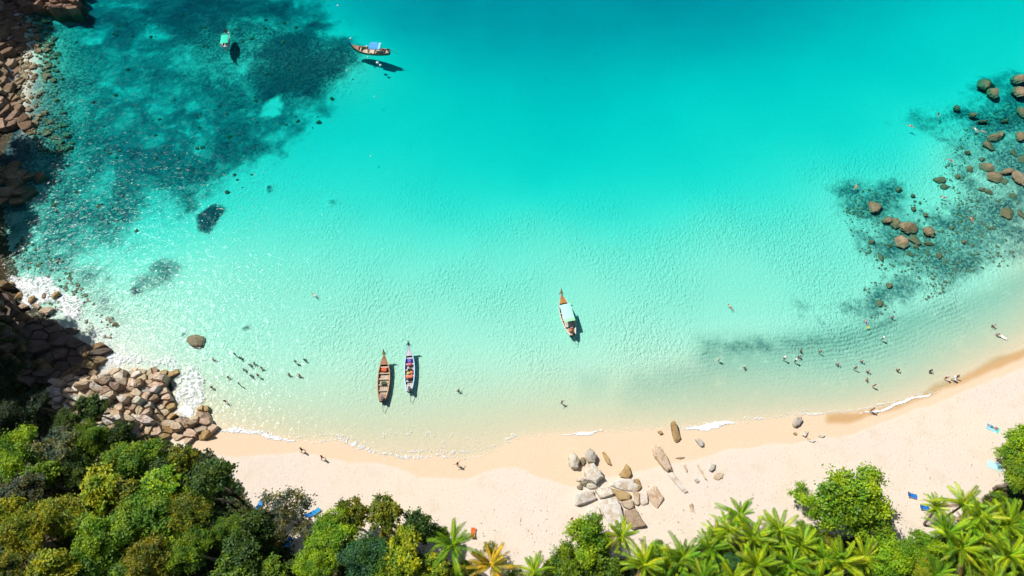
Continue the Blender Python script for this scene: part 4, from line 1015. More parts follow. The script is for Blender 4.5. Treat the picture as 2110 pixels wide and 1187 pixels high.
PALMS = [(932, 1122, 'green', 'first coconut palm along the sand, beside the orange chair', 8.5, 1.0), (1012, 1164, 'yellow', 'yellowing palm seen straight down at the bottom by the sand notch', 7.5, 1.0), (1100, 1180, 'lime', 'lime palm in the notch before the round bright tree', 6.5, .9),
 (1283, 1105, 'lime', 'palm with upright fronds overlapping the beach slabs', 6.5, .8), (1326, 1165, 'lime', 'lime palm below the rusty end of the slabs', 7.5, 1.0), (1408, 1150, 'green', 'loose green palm alone between slabs and the middle palms', 7, 1.0), (1372, 1195, 'deep', 'deep green palm cut by the bottom below the loose one', 7, .9),
 (1502, 1092, 'lime', 'seaward palm at the corner of the middle grove', 7, .85), (1550, 1108, 'lime', 'second palm along the seaward edge of the middle grove', 7.5, 1.0), (1608, 1092, 'lime', 'palm touching the bright beach thicket', 7.5, .95), (1462, 1130, 'green', 'green palm on the slab side of the middle grove', 6.5, .85),
 (1560, 1165, 'lime', 'palm in the heart of the middle grove', 8, 1.0), (1632, 1160, 'green', 'green palm inland of the thicket-side palm', 8, 1.0), (1735, 1160, 'lime', 'broad palm below the largest bright beach tree', 8.5, 1.05), (1685, 1195, 'lime', 'palm at the bottom between two broad ones', 8, 1.0), (1450, 1195, 'green', 'palm at the bottom beside the small round bush', 7, .9), (1600, 1200, 'lime', 'bottom palm in the middle grove', 8, 1.0),
 (1985, 1040, 'lime', 'palm spreading onto the sand near the blue sunbed', 7, .95), (2075, 1082, 'lime', 'large palm at the frame edge in the corner grove', 8.5, 1.1), (1955, 1098, 'green', 'palm beside the sand gap in the corner grove', 8, 1.0), (2085, 1145, 'lime', 'palm below the large frame-edge one', 8.5, 1.1), (1930, 1045, 'lime', 'small pale palm next to the blue sunbed', 5, .65), (2030, 1115, 'green', 'palm in the heart of the corner grove', 7.5, 1.0), (2050, 1195, 'lime', 'bottom palm of the corner grove', 8, 1.05)]
PALMS += [(1525, 1062, 'green', 'foremost palm reaching onto the sand from the middle grove', 6.5, .85), (1478, 1108, 'lime', 'short palm between the seaward corner palm and the slab-side palm', 5.5, .8), (1578, 1125, 'green', 'palm just inland of the second seaward palm', 8, .9), (1655, 1125, 'lime', 'palm in front of the bush joining thicket and grove', 7.5, .9),
 (1512, 1190, 'lime', 'bottom palm beside the small round bush', 7, .9), (1700, 1150, 'green', 'green palm just beside the broad palm', 8, .9), (1780, 1150, 'lime', 'palm under the shaded side of the largest beach tree', 7.5, .85), (2020, 1065, 'lime', 'palm between the spreading palm and the large frame-edge one', 7.5, .95), (1980, 1130, 'lime', 'lime palm inland of the sand-gap palm', 8, 1.0),
 (2110, 1110, 'green', 'palm cut by the frame edge in the corner grove', 8, 1.0), (1385, 1165, 'lime', 'lime palm beside the loose green palm', 6, .85), (1930, 1185, 'green', 'bottom palm below the sand gap', 7, .9)]
for px, py, tone, lab, h, s in PALMS: palm(px, py, tone, lab, h * RNG.uniform(.85, 1.15), 30, s * .84)

# ------------------------------------------------------------------ boats
def loft(name, sections, mat, closed_ends=True, smooth=False):
    """skin over a row of equal-length sections"""
    bm = bmesh.new()
    rows = [[bm.verts.new(p) for p in s] for s in sections]
    for a, b in zip(rows, rows[1:]):
        for i in range(len(a) - 1): bm.faces.new((a[i], a[i + 1], b[i + 1], b[i]))
    if closed_ends:
        for s in (rows[0], rows[-1][::-1]): bm.faces.new(s)
    bmesh.ops.remove_doubles(bm, verts=bm.verts, dist=.004)
    return bm_mesh(name, bm, mat, smooth)

def box_mesh(name, sx, sy, sz, mat, bev=.02, seed=0, rumple=0.0):
    bm = bmesh.new(); bmesh.ops.create_cube(bm, size=1)
    for v in bm.verts: v.co = Vector((v.co.x * sx, v.co.y * sy, v.co.z * sz))
    bmesh.ops.bevel(bm, geom=list(bm.edges), offset=min(bev, sx * .3, sy * .3, sz * .3), segments=2, affect='EDGES')
    if rumple:
        r = random.Random(seed)
        bmesh.ops.subdivide_edges(bm, edges=list(bm.edges), cuts=1, use_grid_fill=True)
        for v in bm.verts: v.co += Vector((r.uniform(-1, 1), r.uniform(-1, 1), r.uniform(-1, 1))) * rumple
    return bm_mesh(name, bm, mat)

UB = [0, .08, .2, .35, .5, .65, .78, .88, .95, 1.0]
def fb(u): return float(np.interp(u, [0, .1, .22, .38, .52, .66, .8, .9, .96, 1], [.46, .66, .86, .98, 1, .93, .68, .38, .17, .05]))
def fs(u): return float(np.interp(u, [0, .15, .35, .6, .78, .9, 1], [.85, .70, .62, .68, .95, 1.35, 1.9]))
def fk(u): return float(np.interp(u, [0, .1, .25, .7, .85, .95, 1], [-.05, -.22, -.30, -.28, -.05, .75, 1.75]))

def longtail(bow, stern, beam, hull, trim, deck, ribbon, label, canopy=None, foredeck=None, prow=None, thwarts=5, stern_mat=None):
    z_b, z_s = 2.0, .8
    b2, s2 = Vector(at(*bow, z_b)), Vector(at(*stern, z_s))
    L = (b2 - s2).length; ang = math.atan2(b2.y - s2.y, b2.x - s2.x)
    B = beam / 2
    root = tag(obj('longtail_boat', None, loc=(s2.x, s2.y, 0)), label, 'boat', 'longtail boats moored in the cove')
    root.rotation_euler = (0, 0, ang)
    def sec(u, off=0.0, floor=None):
        b, s, k = max(.02, fb(u) * B - off), fs(u), fk(u)
        if floor is not None: k = max(k + .1, floor)
        k = min(k, s - .04)
        x = u * L
        m = k + (s - k) * .42
        side = [(x, b, s), (x, b * .93, m), (x, b * .55, k + (s - k) * .06), (x, 0, k)]
        return side + [(x, -q[1], q[2]) for q in side[-2::-1]]
    outer = [sec(u) for u in np.linspace(0, 1, 22)]
    obj('hull', loft('hull', outer, M_PAINT, False, True), root, (0, 0, 0), hull)
    inner = [sec(u, .07, .10) for u in np.linspace(.02, .93, 20)]
    obj('inner_planking', loft('inner_planking', inner, M_WOOD, False), root, (0, 0, .005), tuple(c * .6 for c in deck))
    # gunwales: a rail along each side
    for sd in (1, -1):
        rail = []
        for u in np.linspace(0, 1, 22):
            x, b, s = u * L, fb(u) * B, fs(u)
            rail.append([(x, sd * (b + .05), s - .03), (x, sd * (b + .05), s + .05), (x, sd * max(0, b - .10), s + .05), (x, sd * max(0, b - .10), s - .03), (x, sd * (b + .05), s - .03)])
        obj('gunwale', loft('gunwale', rail, M_PAINT, True), root, (0, 0, 0), trim)
    # floor boards, transom, foredeck
    nb = 4
    for i in range(nb):
        w = B * 1.35 / nb
        y = (i - (nb - 1) / 2) * w
        o = obj('floor_board', box_mesh('floor_board', L * .60, w * .93, .035, M_WOOD, .008), root, (L * .46, y, .23), jit(deck, .10))
    fd = [[(u * L, fb(u) * (B - .02), fs(u) - .02), (u * L, fb(u) * B * .5, fs(u) + .04), (u * L, 0, fs(u) + .06), (u * L, -fb(u) * B * .5, fs(u) + .04), (u * L, -fb(u) * (B - .02), fs(u) - .02)] for u in np.linspace(.80, .985, 8)]
    obj('foredeck', loft('foredeck', fd, M_WOOD, False), root, (0, 0, 0), foredeck or deck)
    sd_ = [[(u * L, fb(u) * (B - .04), fs(u) - .10), (u * L, 0, fs(u) - .08), (u * L, -fb(u) * (B - .04), fs(u) - .10)] for u in np.linspace(.0, .16, 5)]
    obj('stern_deck', loft('stern_deck', sd_, M_WOOD, False), root, (0, 0, 0), stern_mat or deck)
    for u in np.linspace(.24, .76, thwarts):
        obj('thwart', box_mesh('thwart', .24, 2 * fb(u) * B - .12, .06, M_WOOD, .012), root, (u * L, 0, fs(u) - .16), jit(deck, .12))
    # raised prow with ribbons
    bm = bmesh.new()
    pts = [(L * .965, 0, 1.35), (L * 1.0, 0, 1.9), (L * 1.03, 0, 2.5), (L * 1.045, 0, 3.05)]
    for a, b_, r0, r1 in zip(pts, pts[1:], (.12, .11, .10), (.11, .10, .075)): tube(bm, a, b_, r0, r1, 8)
    obj('prow_post', bm_mesh('prow_post', bm, M_WOOD), root, (0, 0, 0), prow or (.07, .045, .03))
    for k, c in enumerate(ribbon):
        bm = bmesh.new()
        zc = 2.15 + .22 * k; xc = L * (1.012 + .008 * k)
        for j in range(8):
            a = j * math.pi / 4
            tube(bm, (xc + .13 * math.cos(a), .13 * math.sin(a), zc), (xc + .13 * math.cos(a + math.pi / 4), .13 * math.sin(a + math.pi / 4), zc + .02), .06, .06, 5)
        tube(bm, (xc, .12, zc), (xc - .15, .42, zc - .5), .05, .03, 5); tube(bm, (xc, -.12, zc), (xc - .1, -.36, zc - .6), .05, .03, 5)
        obj('bow_ribbon', bm_mesh('bow_ribbon', bm, M_CLOTH), root, (0, 0, 0), c)
    # engine on its swivel post and the long tail shaft
    eng = obj('engine', box_mesh('engine', .75, .42, .42, M_METAL, .08), root, (.30, -.08, 1.22), (.035, .035, .04))
    bm = bmesh.new()
    tube(bm, (0, 0, -.55), (0, 0, 0), .07, .06); tube(bm, (.30, 0, .05), (1.3, .12, .25), .025, .02, 6)
    obj('engine_mount', bm_mesh('engine_mount', bm, M_METAL), eng, (0, 0, 0), (.10, .09, .08))
    bm = bmesh.new()
    tube(bm, (-.3, 0, 0), (-1.9, -.12, -1.05), .045, .035, 7)
    for a in (0, 2.1, 4.2): tube(bm, (-1.9, -.12, -1.05), (-1.95, -.12 + .16 * math.cos(a), -1.05 + .16 * math.sin(a)), .05, .02, 5)
    obj('propeller_shaft', bm_mesh('propeller_shaft', bm, M_METAL), eng, (0, 0, 0), (.12, .11, .10))
    if canopy:
        u0, u1, cw, cols, zc = canopy
        secs = []
        for u in np.linspace(u0, u1, 7):
            sec_ = []
            for y in np.linspace(-cw / 2, cw / 2, 7): sec_.append((u * L, y, zc + .16 * (1 - (2 * y / cw) ** 2) + .015 * math.sin(u * 40)))
            for y in np.linspace(cw / 2, -cw / 2, 7): sec_.append((u * L, y, zc - .05 + .16 * (1 - (2 * y / cw) ** 2)))
            secs.append(sec_ + [sec_[0]])
        can = obj('canopy', loft('canopy', secs, M_CLOTH, True), root, (0, 0, 0), cols[0])
        if len(cols) > 1:
            s2_ = [[(x, y * 1.01, z + .012) for x, y, z in s] for s in secs[:2]]
            obj('canopy_end_panel', loft('canopy_end_panel', s2_, M_CLOTH, True), can, (0, 0, 0), cols[1])
        for u in (u0 + .01, (u0 + u1) / 2, u1 - .01):
            for sd in (1, -1):
                bm = bmesh.new(); tube(bm, (u * L, sd * fb(u) * B * .93, fs(u)), (u * L, sd * cw * .46, zc + .02), .035, .03, 6)
                obj('canopy_post', bm_mesh('canopy_post', bm, M_WOOD), root, (0, 0, 0), (.35, .25, .16))
    def inside_boat(u, y, z=.25):
        return root.matrix_basis @ Vector((u * L, y, z))
    return inside_boat, ang, L

TAN, WOODC = (.50, .40, .29), (.46, .27, .14)
b1, a1, L1 = longtail((791, 729), (787, 826), 2.05, (.30, .13, .06), (.48, .25, .10), TAN, [(.05, .35, .12), (.5, .35, .05)], 'brown wooden longtail boat with pale deck, moored beside the blue-railed one', foredeck=(.46, .22, .12), stern_mat=(.35, .20, .14))
b2_, a2, L2 = longtail((842, 711), (843, 806), 1.75, (.55, .62, .68), (.42, .62, .85), (.55, .50, .46), [(.04, .05, .06), (.08, .10, .12)], 'white and pale blue longtail boat full of coloured gear', foredeck=(.72, .64, .62))
b3, a3, L3 = longtail((1157, 604), (1180, 690), 2.35, (.62, .60, .58), (.70, .64, .58), (.58, .48, .44), [(.75, .60, .25), (.65, .22, .06)], 'longtail boat with long mint canopy moored alone in the middle of the cove', canopy=(.26, .70, 1.95, [(.42, .80, .66), (.36, .74, .42)], 2.0), foredeck=(.60, .27, .06), prow=(.45, .26, .08), thwarts=4, stern_mat=(.45, .36, .26))
b4, a4, L4 = longtail((722, 91), (803, 106), 2.1, (.20, .13, .09), (.34, .26, .19), (.62, .52, .38), [(.02, .12, .55), (.03, .22, .6)], 'longtail boat with a square blue canopy far out over the reef edge', canopy=(.22, .50, 2.2, [(.08, .33, .72), (.25, .62, .70)], 2.1), foredeck=(.50, .27, .16), prow=(.03, .15, .5), thwarts=4, stern_mat=(.40, .32, .28))
b5, a5, L5 = longtail((458, 96), (468, 66), 1.6, (.60, .68, .66), (.60, .72, .68), (.55, .55, .5), [(.65, .68, .72)], 'small boat with green canopy anchored alone over the dark reef', canopy=(.22, .74, 1.75, [(.04, .62, .42), (.02, .22, .16)], 1.5), foredeck=(.72, .74, .76), prow=(.7, .72, .74), thwarts=3)

def gear(fn, ang, u, y, sx, sy, sz, col, name, label, z=.27):
    p = fn(u, y, z + sz / 2)
    o = obj(name, box_mesh(name, sx, sy, sz, M_CLOTH, .08, int(u * 1000), .025), None, p, col)
    o.rotation_euler = (0, 0, ang + RNG.uniform(-.15, .15))
    tag(o, label, 'boat gear')
gear(b1, a1, .70, 0, .75, .95, .5, (.60, .12, .06), 'folded_tarp', 'red folded tarp on the deck of the brown boat', .45)
gear(b1, a1, .70, -.62, .5, .3, .45, (.03, .03, .03), 'gear_bag', 'black bag beside the red tarp on the brown boat', .45)
gear(b1, a1, .40, -.1, .6, .9, .22, (.07, .10, .05), 'rolled_net', 'dark green rolled net across the brown boat', .55)
gear(b2_, a2, .70, 0, .7, .7, .4, (.14, .12, .55), 'gear_bag', 'violet bag on the blue-railed boat', .5)
gear(b2_, a2, .62, 0, .5, .75, .35, (.65, .16, .24), 'seat_cushion', 'pink cushion behind the violet bag', .5)
gear(b2_, a2, .50, -.1, .35, .8, .3, (.05, .04, .05), 'gear_bag', 'black bag amidships on the blue-railed boat', .5)
gear(b2_, a2, .43, -.35, .5, .5, .4, (.70, .22, .10), 'life_vest', 'orange life vest near the rail of the blue-railed boat', .5)
gear(b2_, a2, .42, .25, .45, .45, .25, (.60, .55, .15), 'life_vest', 'yellow life vest next to the orange one', .5)
gear(b2_, a2, .335, 0, .55, 1.2, .3, (.72, .20, .12), 'folded_tarp', 'orange-red tarp laid across the stern half of the blue-railed boat', .5)
gear(b2_, a2, .27, -.15, .4, .8, .35, (.03, .03, .035), 'fuel_drum', 'black drum near the engine of the blue-railed boat', .5)
gear(b3, a3, .10, .1, .5, .6, .4, (.55, .20, .04), 'gear_bag', 'orange bag on the stern of the mint-canopied boat', .8)
gear(b3, a3, .16, -.15, .4, .5, .3, (.30, .26, .20), 'coiled_rope', 'tan rope coil at the stern of the mint-canopied boat', .75)

# mooring line and buoys
def buoy(px, py, r, label):
    x, y = at(px, py)
    bm = bmesh.new(); bmesh.ops.create_uvsphere(bm, u_segments=12, v_segments=8, radius=r)
    for v in bm.verts: v.co.z *= .85
    t = tag(obj('mooring_buoy', None, loc=(x, y, 0)), label, 'buoy', 'white mooring buoys by the canopied boat')
    obj('float', bm_mesh('float', bm, M_PAINT, True), t, (0, 0, r * .35), (.75, .78, .78))
    bm = bmesh.new(); tube(bm, (0, 0, 0), (0, 0, r * .6), .05, .04, 6)
    obj('ring_post', bm_mesh('ring_post', bm, M_METAL), t, (0, 0, r * 1.1), (.5, .5, .5))
for px, py, r, lab in [(778, 130, .34, 'pointed white float in the shadow of the blue-canopied boat'), (784, 135, .30, 'white float just inshore of the pointed one'), (723, 80, .26, 'white float off the bow of the blue-canopied boat'), (758, 118, .22, 'small white float under the hull side of the blue-canopied boat'), (696, 12, .22, 'white float furthest out, seaward of the dark reef'),
                       (714, 146, .2, 'white float on the dark reef edge below the blue-canopied boat'), (772, 200, .16, 'tiny float in open turquoise water, first inshore of the boat'), (764, 322, .16, 'tiny float in open turquoise water, second inshore of the boat')]: buoy(px, py, r, lab)

# ------------------------------------------------------------------ people
def figure(pose):
    """one continuous body grown over a posed skeleton; returns body, hair and swimwear meshes (feet at the origin)"""
    J = {'pelvis': (0, 0, .92), 'waist': (0, .0, 1.08), 'chest': (0, 0, 1.28), 'neck': (0, 0, 1.46), 'head': (0, .01, 1.57), 'crown': (0, .01, 1.68),
         'shl': (-.18, 0, 1.40), 'shr': (.18, 0, 1.40), 'ell': (-.24, .0, 1.13), 'elr': (.24, 0, 1.13), 'wrl': (-.25, .06, .90), 'wrr': (.25, .06, .90), 'hal': (-.25, .09, .80), 'har': (.25, .09, .80),
         'hil': (-.10, 0, .88), 'hir': (.10, 0, .88), 'knl': (-.11, .02, .49), 'knr': (.11, .02, .49), 'anl': (-.11, 0, .08), 'anr': (.11, 0, .08), 'tol': (-.12, .17, .03), 'tor': (.12, .17, .03)}
    if pose == 'arms':
        J.update(ell=(-.42, .08, 1.30), elr=(.42, .08, 1.32), wrl=(-.62, .18, 1.22), wrr=(.64, .14, 1.30), hal=(-.71, .22, 1.2), har=(.73, .17, 1.30))
    if pose == 'crouch':
        for k_ in ('pelvis', 'waist', 'chest', 'neck', 'head', 'crown', 'shl', 'shr', 'ell', 'elr', 'wrl', 'wrr', 'hal', 'har', 'hil', 'hir'): J[k_] = (J[k_][0], J[k_][1], J[k_][2] - .52)
        J.update(knl=(-.16, .40, .46), knr=(.16, .38, .44), anl=(-.13, .22, .08), anr=(.13, .20, .08), tol=(-.14, .38, .03), tor=(.14, .36, .03), ell=(-.38, .10, .70), elr=(.38, .10, .72), wrl=(-.50, .28, .62), wrr=(.46, .30, .66), hal=(-.52, .36, .60), har=(.47, .38, .66))
    if pose == 'walk':
        J.update(knl=(-.10, .20, .52), anl=(-.10, .26, .10), tol=(-.11, .42, .06), knr=(.10, -.06, .50), anr=(.10, -.36, .16), tor=(.11, -.24, .05), ell=(-.25, -.14, 1.15), wrl=(-.24, -.20, .93), hal=(-.24, -.20, .84), elr=(.25, .14, 1.16), wrr=(.23, .30, .99), har=(.22, .36, .92))
    if pose == 'swim':
        J.update(ell=(-.36, .02, 1.58), wrl=(-.26, .02, 1.82), hal=(-.24, .02, 1.91), elr=(.40, .05, 1.22), wrr=(.50, .08, 1.0), har=(.52, .1, .91), knl=(-.16, .06, .50), anl=(-.18, .0, .10), tol=(-.19, .04, -.08), knr=(.14, -.02, .50), anr=(.15, .10, .12), tor=(.16, .14, -.06))
    if pose == 'lie':
        J.update(ell=(-.34, .02, 1.55), wrl=(-.16, .04, 1.70), hal=(-.08, .05, 1.72), elr=(.34, .02, 1.55), wrr=(.16, .04, 1.70), har=(.08, .05, 1.72), knl=(-.14, .24, .52), anl=(-.13, .02, .20), tol=(-.13, .10, .08), knr=(.12, .03, .49))
    rad = {'pelvis': (.155, .115), 'waist': (.135, .10), 'chest': (.17, .115), 'neck': .058, 'head': (.085, .10), 'crown': (.06, .075), 'sh': .062, 'el': .046, 'wr': .034, 'ha': .038, 'hi': .088, 'kn': .062, 'an': .042, 'to': .036}
    names = list(J)
    E = [('pelvis', 'waist'), ('waist', 'chest'), ('chest', 'neck'), ('neck', 'head'), ('head', 'crown')]
    for s in 'lr': E += [('chest', 'sh' + s), ('sh' + s, 'el' + s), ('el' + s, 'wr' + s), ('wr' + s, 'ha' + s), ('pelvis', 'hi' + s), ('hi' + s, 'kn' + s), ('kn' + s, 'an' + s), ('an' + s, 'to' + s)]
    me = bpy.data.meshes.new('tmp'); me.from_pydata([J[n] for n in names], [(names.index(a), names.index(b)) for a, b in E], [])
    o = bpy.data.objects.new('tmp', me); COL.objects.link(o)
    o.modifiers.new('skin', 'SKIN'); sub = o.modifiers.new('sub', 'SUBSURF'); sub.levels = 1
    for i, n in enumerate(names):
        r = rad.get(n, rad.get(n[:2])); sv = me.skin_vertices[0].data[i]
        sv.radius = r if isinstance(r, tuple) else (r, r); sv.use_root = n == 'pelvis'
    dg = bpy.context.evaluated_depsgraph_get()
    body = bpy.data.meshes.new_from_object(o.evaluated_get(dg)); body.name = 'body'
    bpy.data.objects.remove(o); body.materials.clear(); body.materials.append(M_SKIN)
    body.polygons.foreach_set('use_smooth', np.ones(len(body.polygons), bool))
    bm = bmesh.new(); bmesh.ops.create_uvsphere(bm, u_segments=12, v_segments=8, radius=.125)
    for v in list(bm.verts):
        if v.co.y > .06 and v.co.z < .05 or v.co.z < -.08: bm.verts.remove(v)
    for v in bm.verts: v.co = Vector((v.co.x * .95, v.co.y * 1.02, v.co.z * 1.02)) + Vector(J['head']) + Vector((0, -.015, .055))
    hair = bm_mesh('hair', bm, M_CLOTH, True)
    def garment(name, lo, hi, grow):
        b = bmesh.new(); b.from_mesh(body)
        b.normal_update()
        dead = [v for v in b.verts if not (lo < v.co.z < hi) or abs(v.co.x) > .22]
        nor = {v: v.normal.copy() for v in b.verts}
        for v in b.verts: v.co += nor[v] * grow
        bmesh.ops.delete(b, geom=dead, context='VERTS')
        return bm_mesh(name, b, M_CLOTH, True)
    k_ = .52 if pose == 'crouch' else 0
    return body, hair, garment('swim_shorts', .62 - k_ * .5, 1.02 - k_, .018), garment('top', 1.02 - k_, 1.44 - k_, .016)
FIG = {p: figure(p) for p in ('stand', 'arms', 'walk', 'swim', 'lie', 'crouch')}

def hat_mesh():
    bm = bmesh.new()
    prof = [(.26, -.02), (.25, .0), (.13, .02), (.12, .11), (.06, .14), (0.0, .145)]
    n = 14
    rows = [[bm.verts.new((r * math.cos(2 * math.pi * i / n), r * math.sin(2 * math.pi * i / n), z)) for i in range(n)] for r, z in prof[:-1]]
    top = bm.verts.new((0, 0, prof[-1][1]))
    for a, b in zip(rows, rows[1:]):
        for i in range(n): bm.faces.new((a[i], a[(i + 1) % n], b[(i + 1) % n], b[i]))
    for i in range(n): bm.faces.new((rows[-1][i], rows[-1][(i + 1) % n], top))
    return bm_mesh('sun_hat', bm, M_CLOTH, True)
HAT = hat_mesh()
SKINS = {'fair': (.62, .40, .30), 'pink': (.62, .32, .24), 'tan': (.42, .23, .13), 'dark': (.17, .09, .055)}
DARKHAIR, WHITE, BLACK, RED, ORANGE, BLUE, NAVY, YEL = (.02, .014, .01), (.78, .77, .75), (.015, .015, .018), (.50, .05, .04), (.66, .20, .02), (.04, .10, .55), (.02, .04, .14), (.62, .55, .04)

def person(px, py, pose, label, skin='tan', shorts=NAVY, top=None, hat=None, rot=None, hair=DARKHAIR, where='sea', z=None, xy=None, sink=None):
    x, y = xy if xy else at(px, py, .5 if where == 'sea' else .6)
    g = gz(x, y)
    if where == 'sea' and pose in ('stand', 'arms') and -g < 1.0 and RNG.random() < (.85 if px < 1000 else .5): pose = 'crouch'
    body, hr, sh, tp = FIG[pose]
    t = tag(obj('person', None), label, 'person', {'sea': 'bathers in the shallows', 'snorkel': 'swimmers afloat', 'beach': 'people on the sand', 'boat': 'people aboard boats'}[where])
    a = RNG.uniform(0, 6.28) if rot is None else rot
    if pose in ('swim', 'lie'):
        face = -1 if pose == 'swim' else 1
        zz = (-.06 if pose == 'swim' else g + .22) if z is None else z
        t.location = (x, y, zz)
        t.rotation_euler = Matrix.Rotation(a, 3, 'Z').to_4x4().to_3x3().to_euler() if False else (Matrix.Rotation(a, 3, 'Z') @ Matrix.Rotation(math.pi / 2 * (1 if face < 0 else -1) * -1, 3, 'X')).to_euler()
        off = (0, 0, -1.0)
    else:
        zz = (max(g, -1.05 if sink is None else -sink) if where != 'boat' else z)
        if where == 'beach':
            x, y, zz = on_ground(px, py, .7)
        t.location = (x, y, zz if z is None else z)
        t.rotation_euler = (0, 0, a)
        off = (0, 0, 0)
    if where in ('sea', 'snorkel'): t.scale = (.82, .82, .82)
    obj('body', body, t, off, jit(SKINS[skin], .1))
    if hat: obj('sun_hat', HAT, t, (off[0], off[1], off[2] + 1.66 - (.52 if pose == 'crouch' else 0)), hat)
    else: obj('hair', hr, t, off, hair)
    obj('swim_shorts', sh, t, off, shorts)
    if top: obj('top', tp, t, off, top)
    return t

PEOPLE = [
 (438, 737, 'arms', 'bather nearest the foam with pale shoulders, off the lone mossy boulder', dict(skin='pink', shorts=RED)), (483, 729, 'stand', 'dark-clad bather furthest out in the group off the outcrop', dict(top=BLACK, shorts=BLACK)), (493, 736, 'stand', 'dark-clad bather just inshore of the one furthest out', dict(skin='dark', top=NAVY)),
 (513, 751, 'arms', 'bather with spread arms heading the middle knot', dict(skin='dark', shorts=BLACK)), (523, 746, 'stand', 'black-haired bather behind the one in orange', dict(skin='tan', top=BLACK)), (537, 756, 'stand', 'bather in an orange top in the middle knot', dict(skin='pink', top=ORANGE, shorts=ORANGE)), (501, 760, 'stand', 'tan bather alone on the surf side of the middle knot', dict(skin='tan')),
 (469, 776, 'arms', 'brown bather closest to the surf, between foam and knot', dict(skin='tan', shorts=BLACK)), (515, 773, 'stand', 'slim dark bather inshore of the middle knot', dict(skin='tan', top=BLACK)), (531, 773, 'stand', 'tan bather directly inshore of the orange top', dict(skin='tan', shorts=RED)), (493, 791, 'stand', 'bather in a blue shirt towards the beach', dict(top=BLUE, shorts=YEL)),
 (435, 797, 'stand', 'dark bather right beside the churning foam', dict(skin='dark', shorts=BLACK)), (464, 827, 'walk', 'bather in a red top wading near the sand end of the outcrop', dict(skin='tan', top=RED, shorts=BLACK)),
 (608, 744, 'stand', 'tan bather one of a pair abreast between group and boats', dict(skin='tan')), (626, 740, 'arms', 'dark bather of the abreast pair, on its boat side', dict(skin='dark', shorts=BLACK)), (595, 769, 'stand', 'black-topped bather inshore of the abreast pair', dict(top=BLACK, shorts=BLACK)), (616, 771, 'arms', 'bather with a red cap inshore of the abreast pair', dict(skin='pink', hair=RED, shorts=RED, top=RED)),
 (945, 804, 'stand', 'lone bather between the boats and the beach slabs', dict(skin='tan', top=BLACK)), (1158, 829, 'arms', 'lone wader near the shore in front of the beach slabs', dict(skin='tan', top=(.25, .25, .2), shorts=BLACK)),
 (1482, 741, 'stand', 'pale bather first past the darker weed patch', dict(skin='fair', hair=(.45, .25, .12))), (1534, 755, 'stand', 'bather with white cap and dark top second past the weed patch', dict(hair=WHITE, top=BLACK, skin='fair')), (1617, 738, 'stand', 'bather under a white hat on the near side of the arms-out swimmer', dict(hat=WHITE, skin='pink')),
 (1640, 743, 'stand', 'bather under a white hat with dark shirt, beside another white hat', dict(hat=WHITE, skin='pink', top=BLACK)), (1651, 721, 'arms', 'tanned bather with arms out behind the white hats', dict(skin='tan', shorts=BLACK)), (1650, 733, 'stand', 'tanned bather in rusty top close to the arms-out one', dict(skin='tan', top=(.35, .15, .05))),
 (1691, 724, 'stand', 'pinkish bather alone beyond the white-hatted pair', dict(skin='pink', hair=(.25, .12, .06))), (1729, 748, 'stand', 'pale bather with red shoulders leading the loose line shoreward', dict(skin='pink', hair=(.4, .2, .1))), (1763, 758, 'stand', 'pale bather in the middle of the loose line', dict(skin='fair', top=(.35, .12, .14))), (1778, 743, 'stand', 'fair-haired bather seaward of the loose line', dict(skin='fair', hair=(.45, .30, .15))),
 (1791, 763, 'stand', 'sandy-haired bather ending the loose line', dict(skin='fair', hair=(.4, .28, .15), top=(.55, .45, .38))), (1852, 762, 'stand', 'bather in an orange shirt in ankle-clear water', dict(top=ORANGE, shorts=BLACK)), (1786, 780, 'arms', 'pink bather shoreward of the loose line', dict(skin='pink')), (1801, 795, 'stand', 'pink bather closest to the beach in the shallows', dict(skin='pink', top=RED)),
 (1820, 697, 'stand', 'bather under a broad white hat below the drowned stones', dict(hat=WHITE, skin='fair', shorts=BLACK)), (1842, 652, 'stand', 'pink-backed bather standing off the reef shallows', dict(skin='pink', top=(.6, .2, .2))), (1919, 763, 'arms', 'wader all in black near the wet sand', dict(top=BLACK, shorts=BLACK, skin='dark')), (1949, 779, 'stand', 'child-like wader in orange beside the white-shirted one', dict(top=ORANGE, shorts=ORANGE, hat=(.6, .5, .45))),
 (1964, 780, 'stand', 'wader in a loose white shirt at the wet sand', dict(top=WHITE, shorts=WHITE, hat=WHITE)), (1972, 777, 'stand', 'red-shouldered wader close behind the white shirt', dict(skin='tan', top=(.35, .1, .06), shorts=BLACK)), (2050, 670, 'arms', 'pink bather far along the shallows past the black wader', dict(skin='pink', shorts=BLACK)), (2058, 689, 'stand', 'pink bather next to the white bodyboard', dict(skin='pink'))]
for px, py, pose, lab, kw in PEOPLE: person(px, py, pose, lab, **kw)
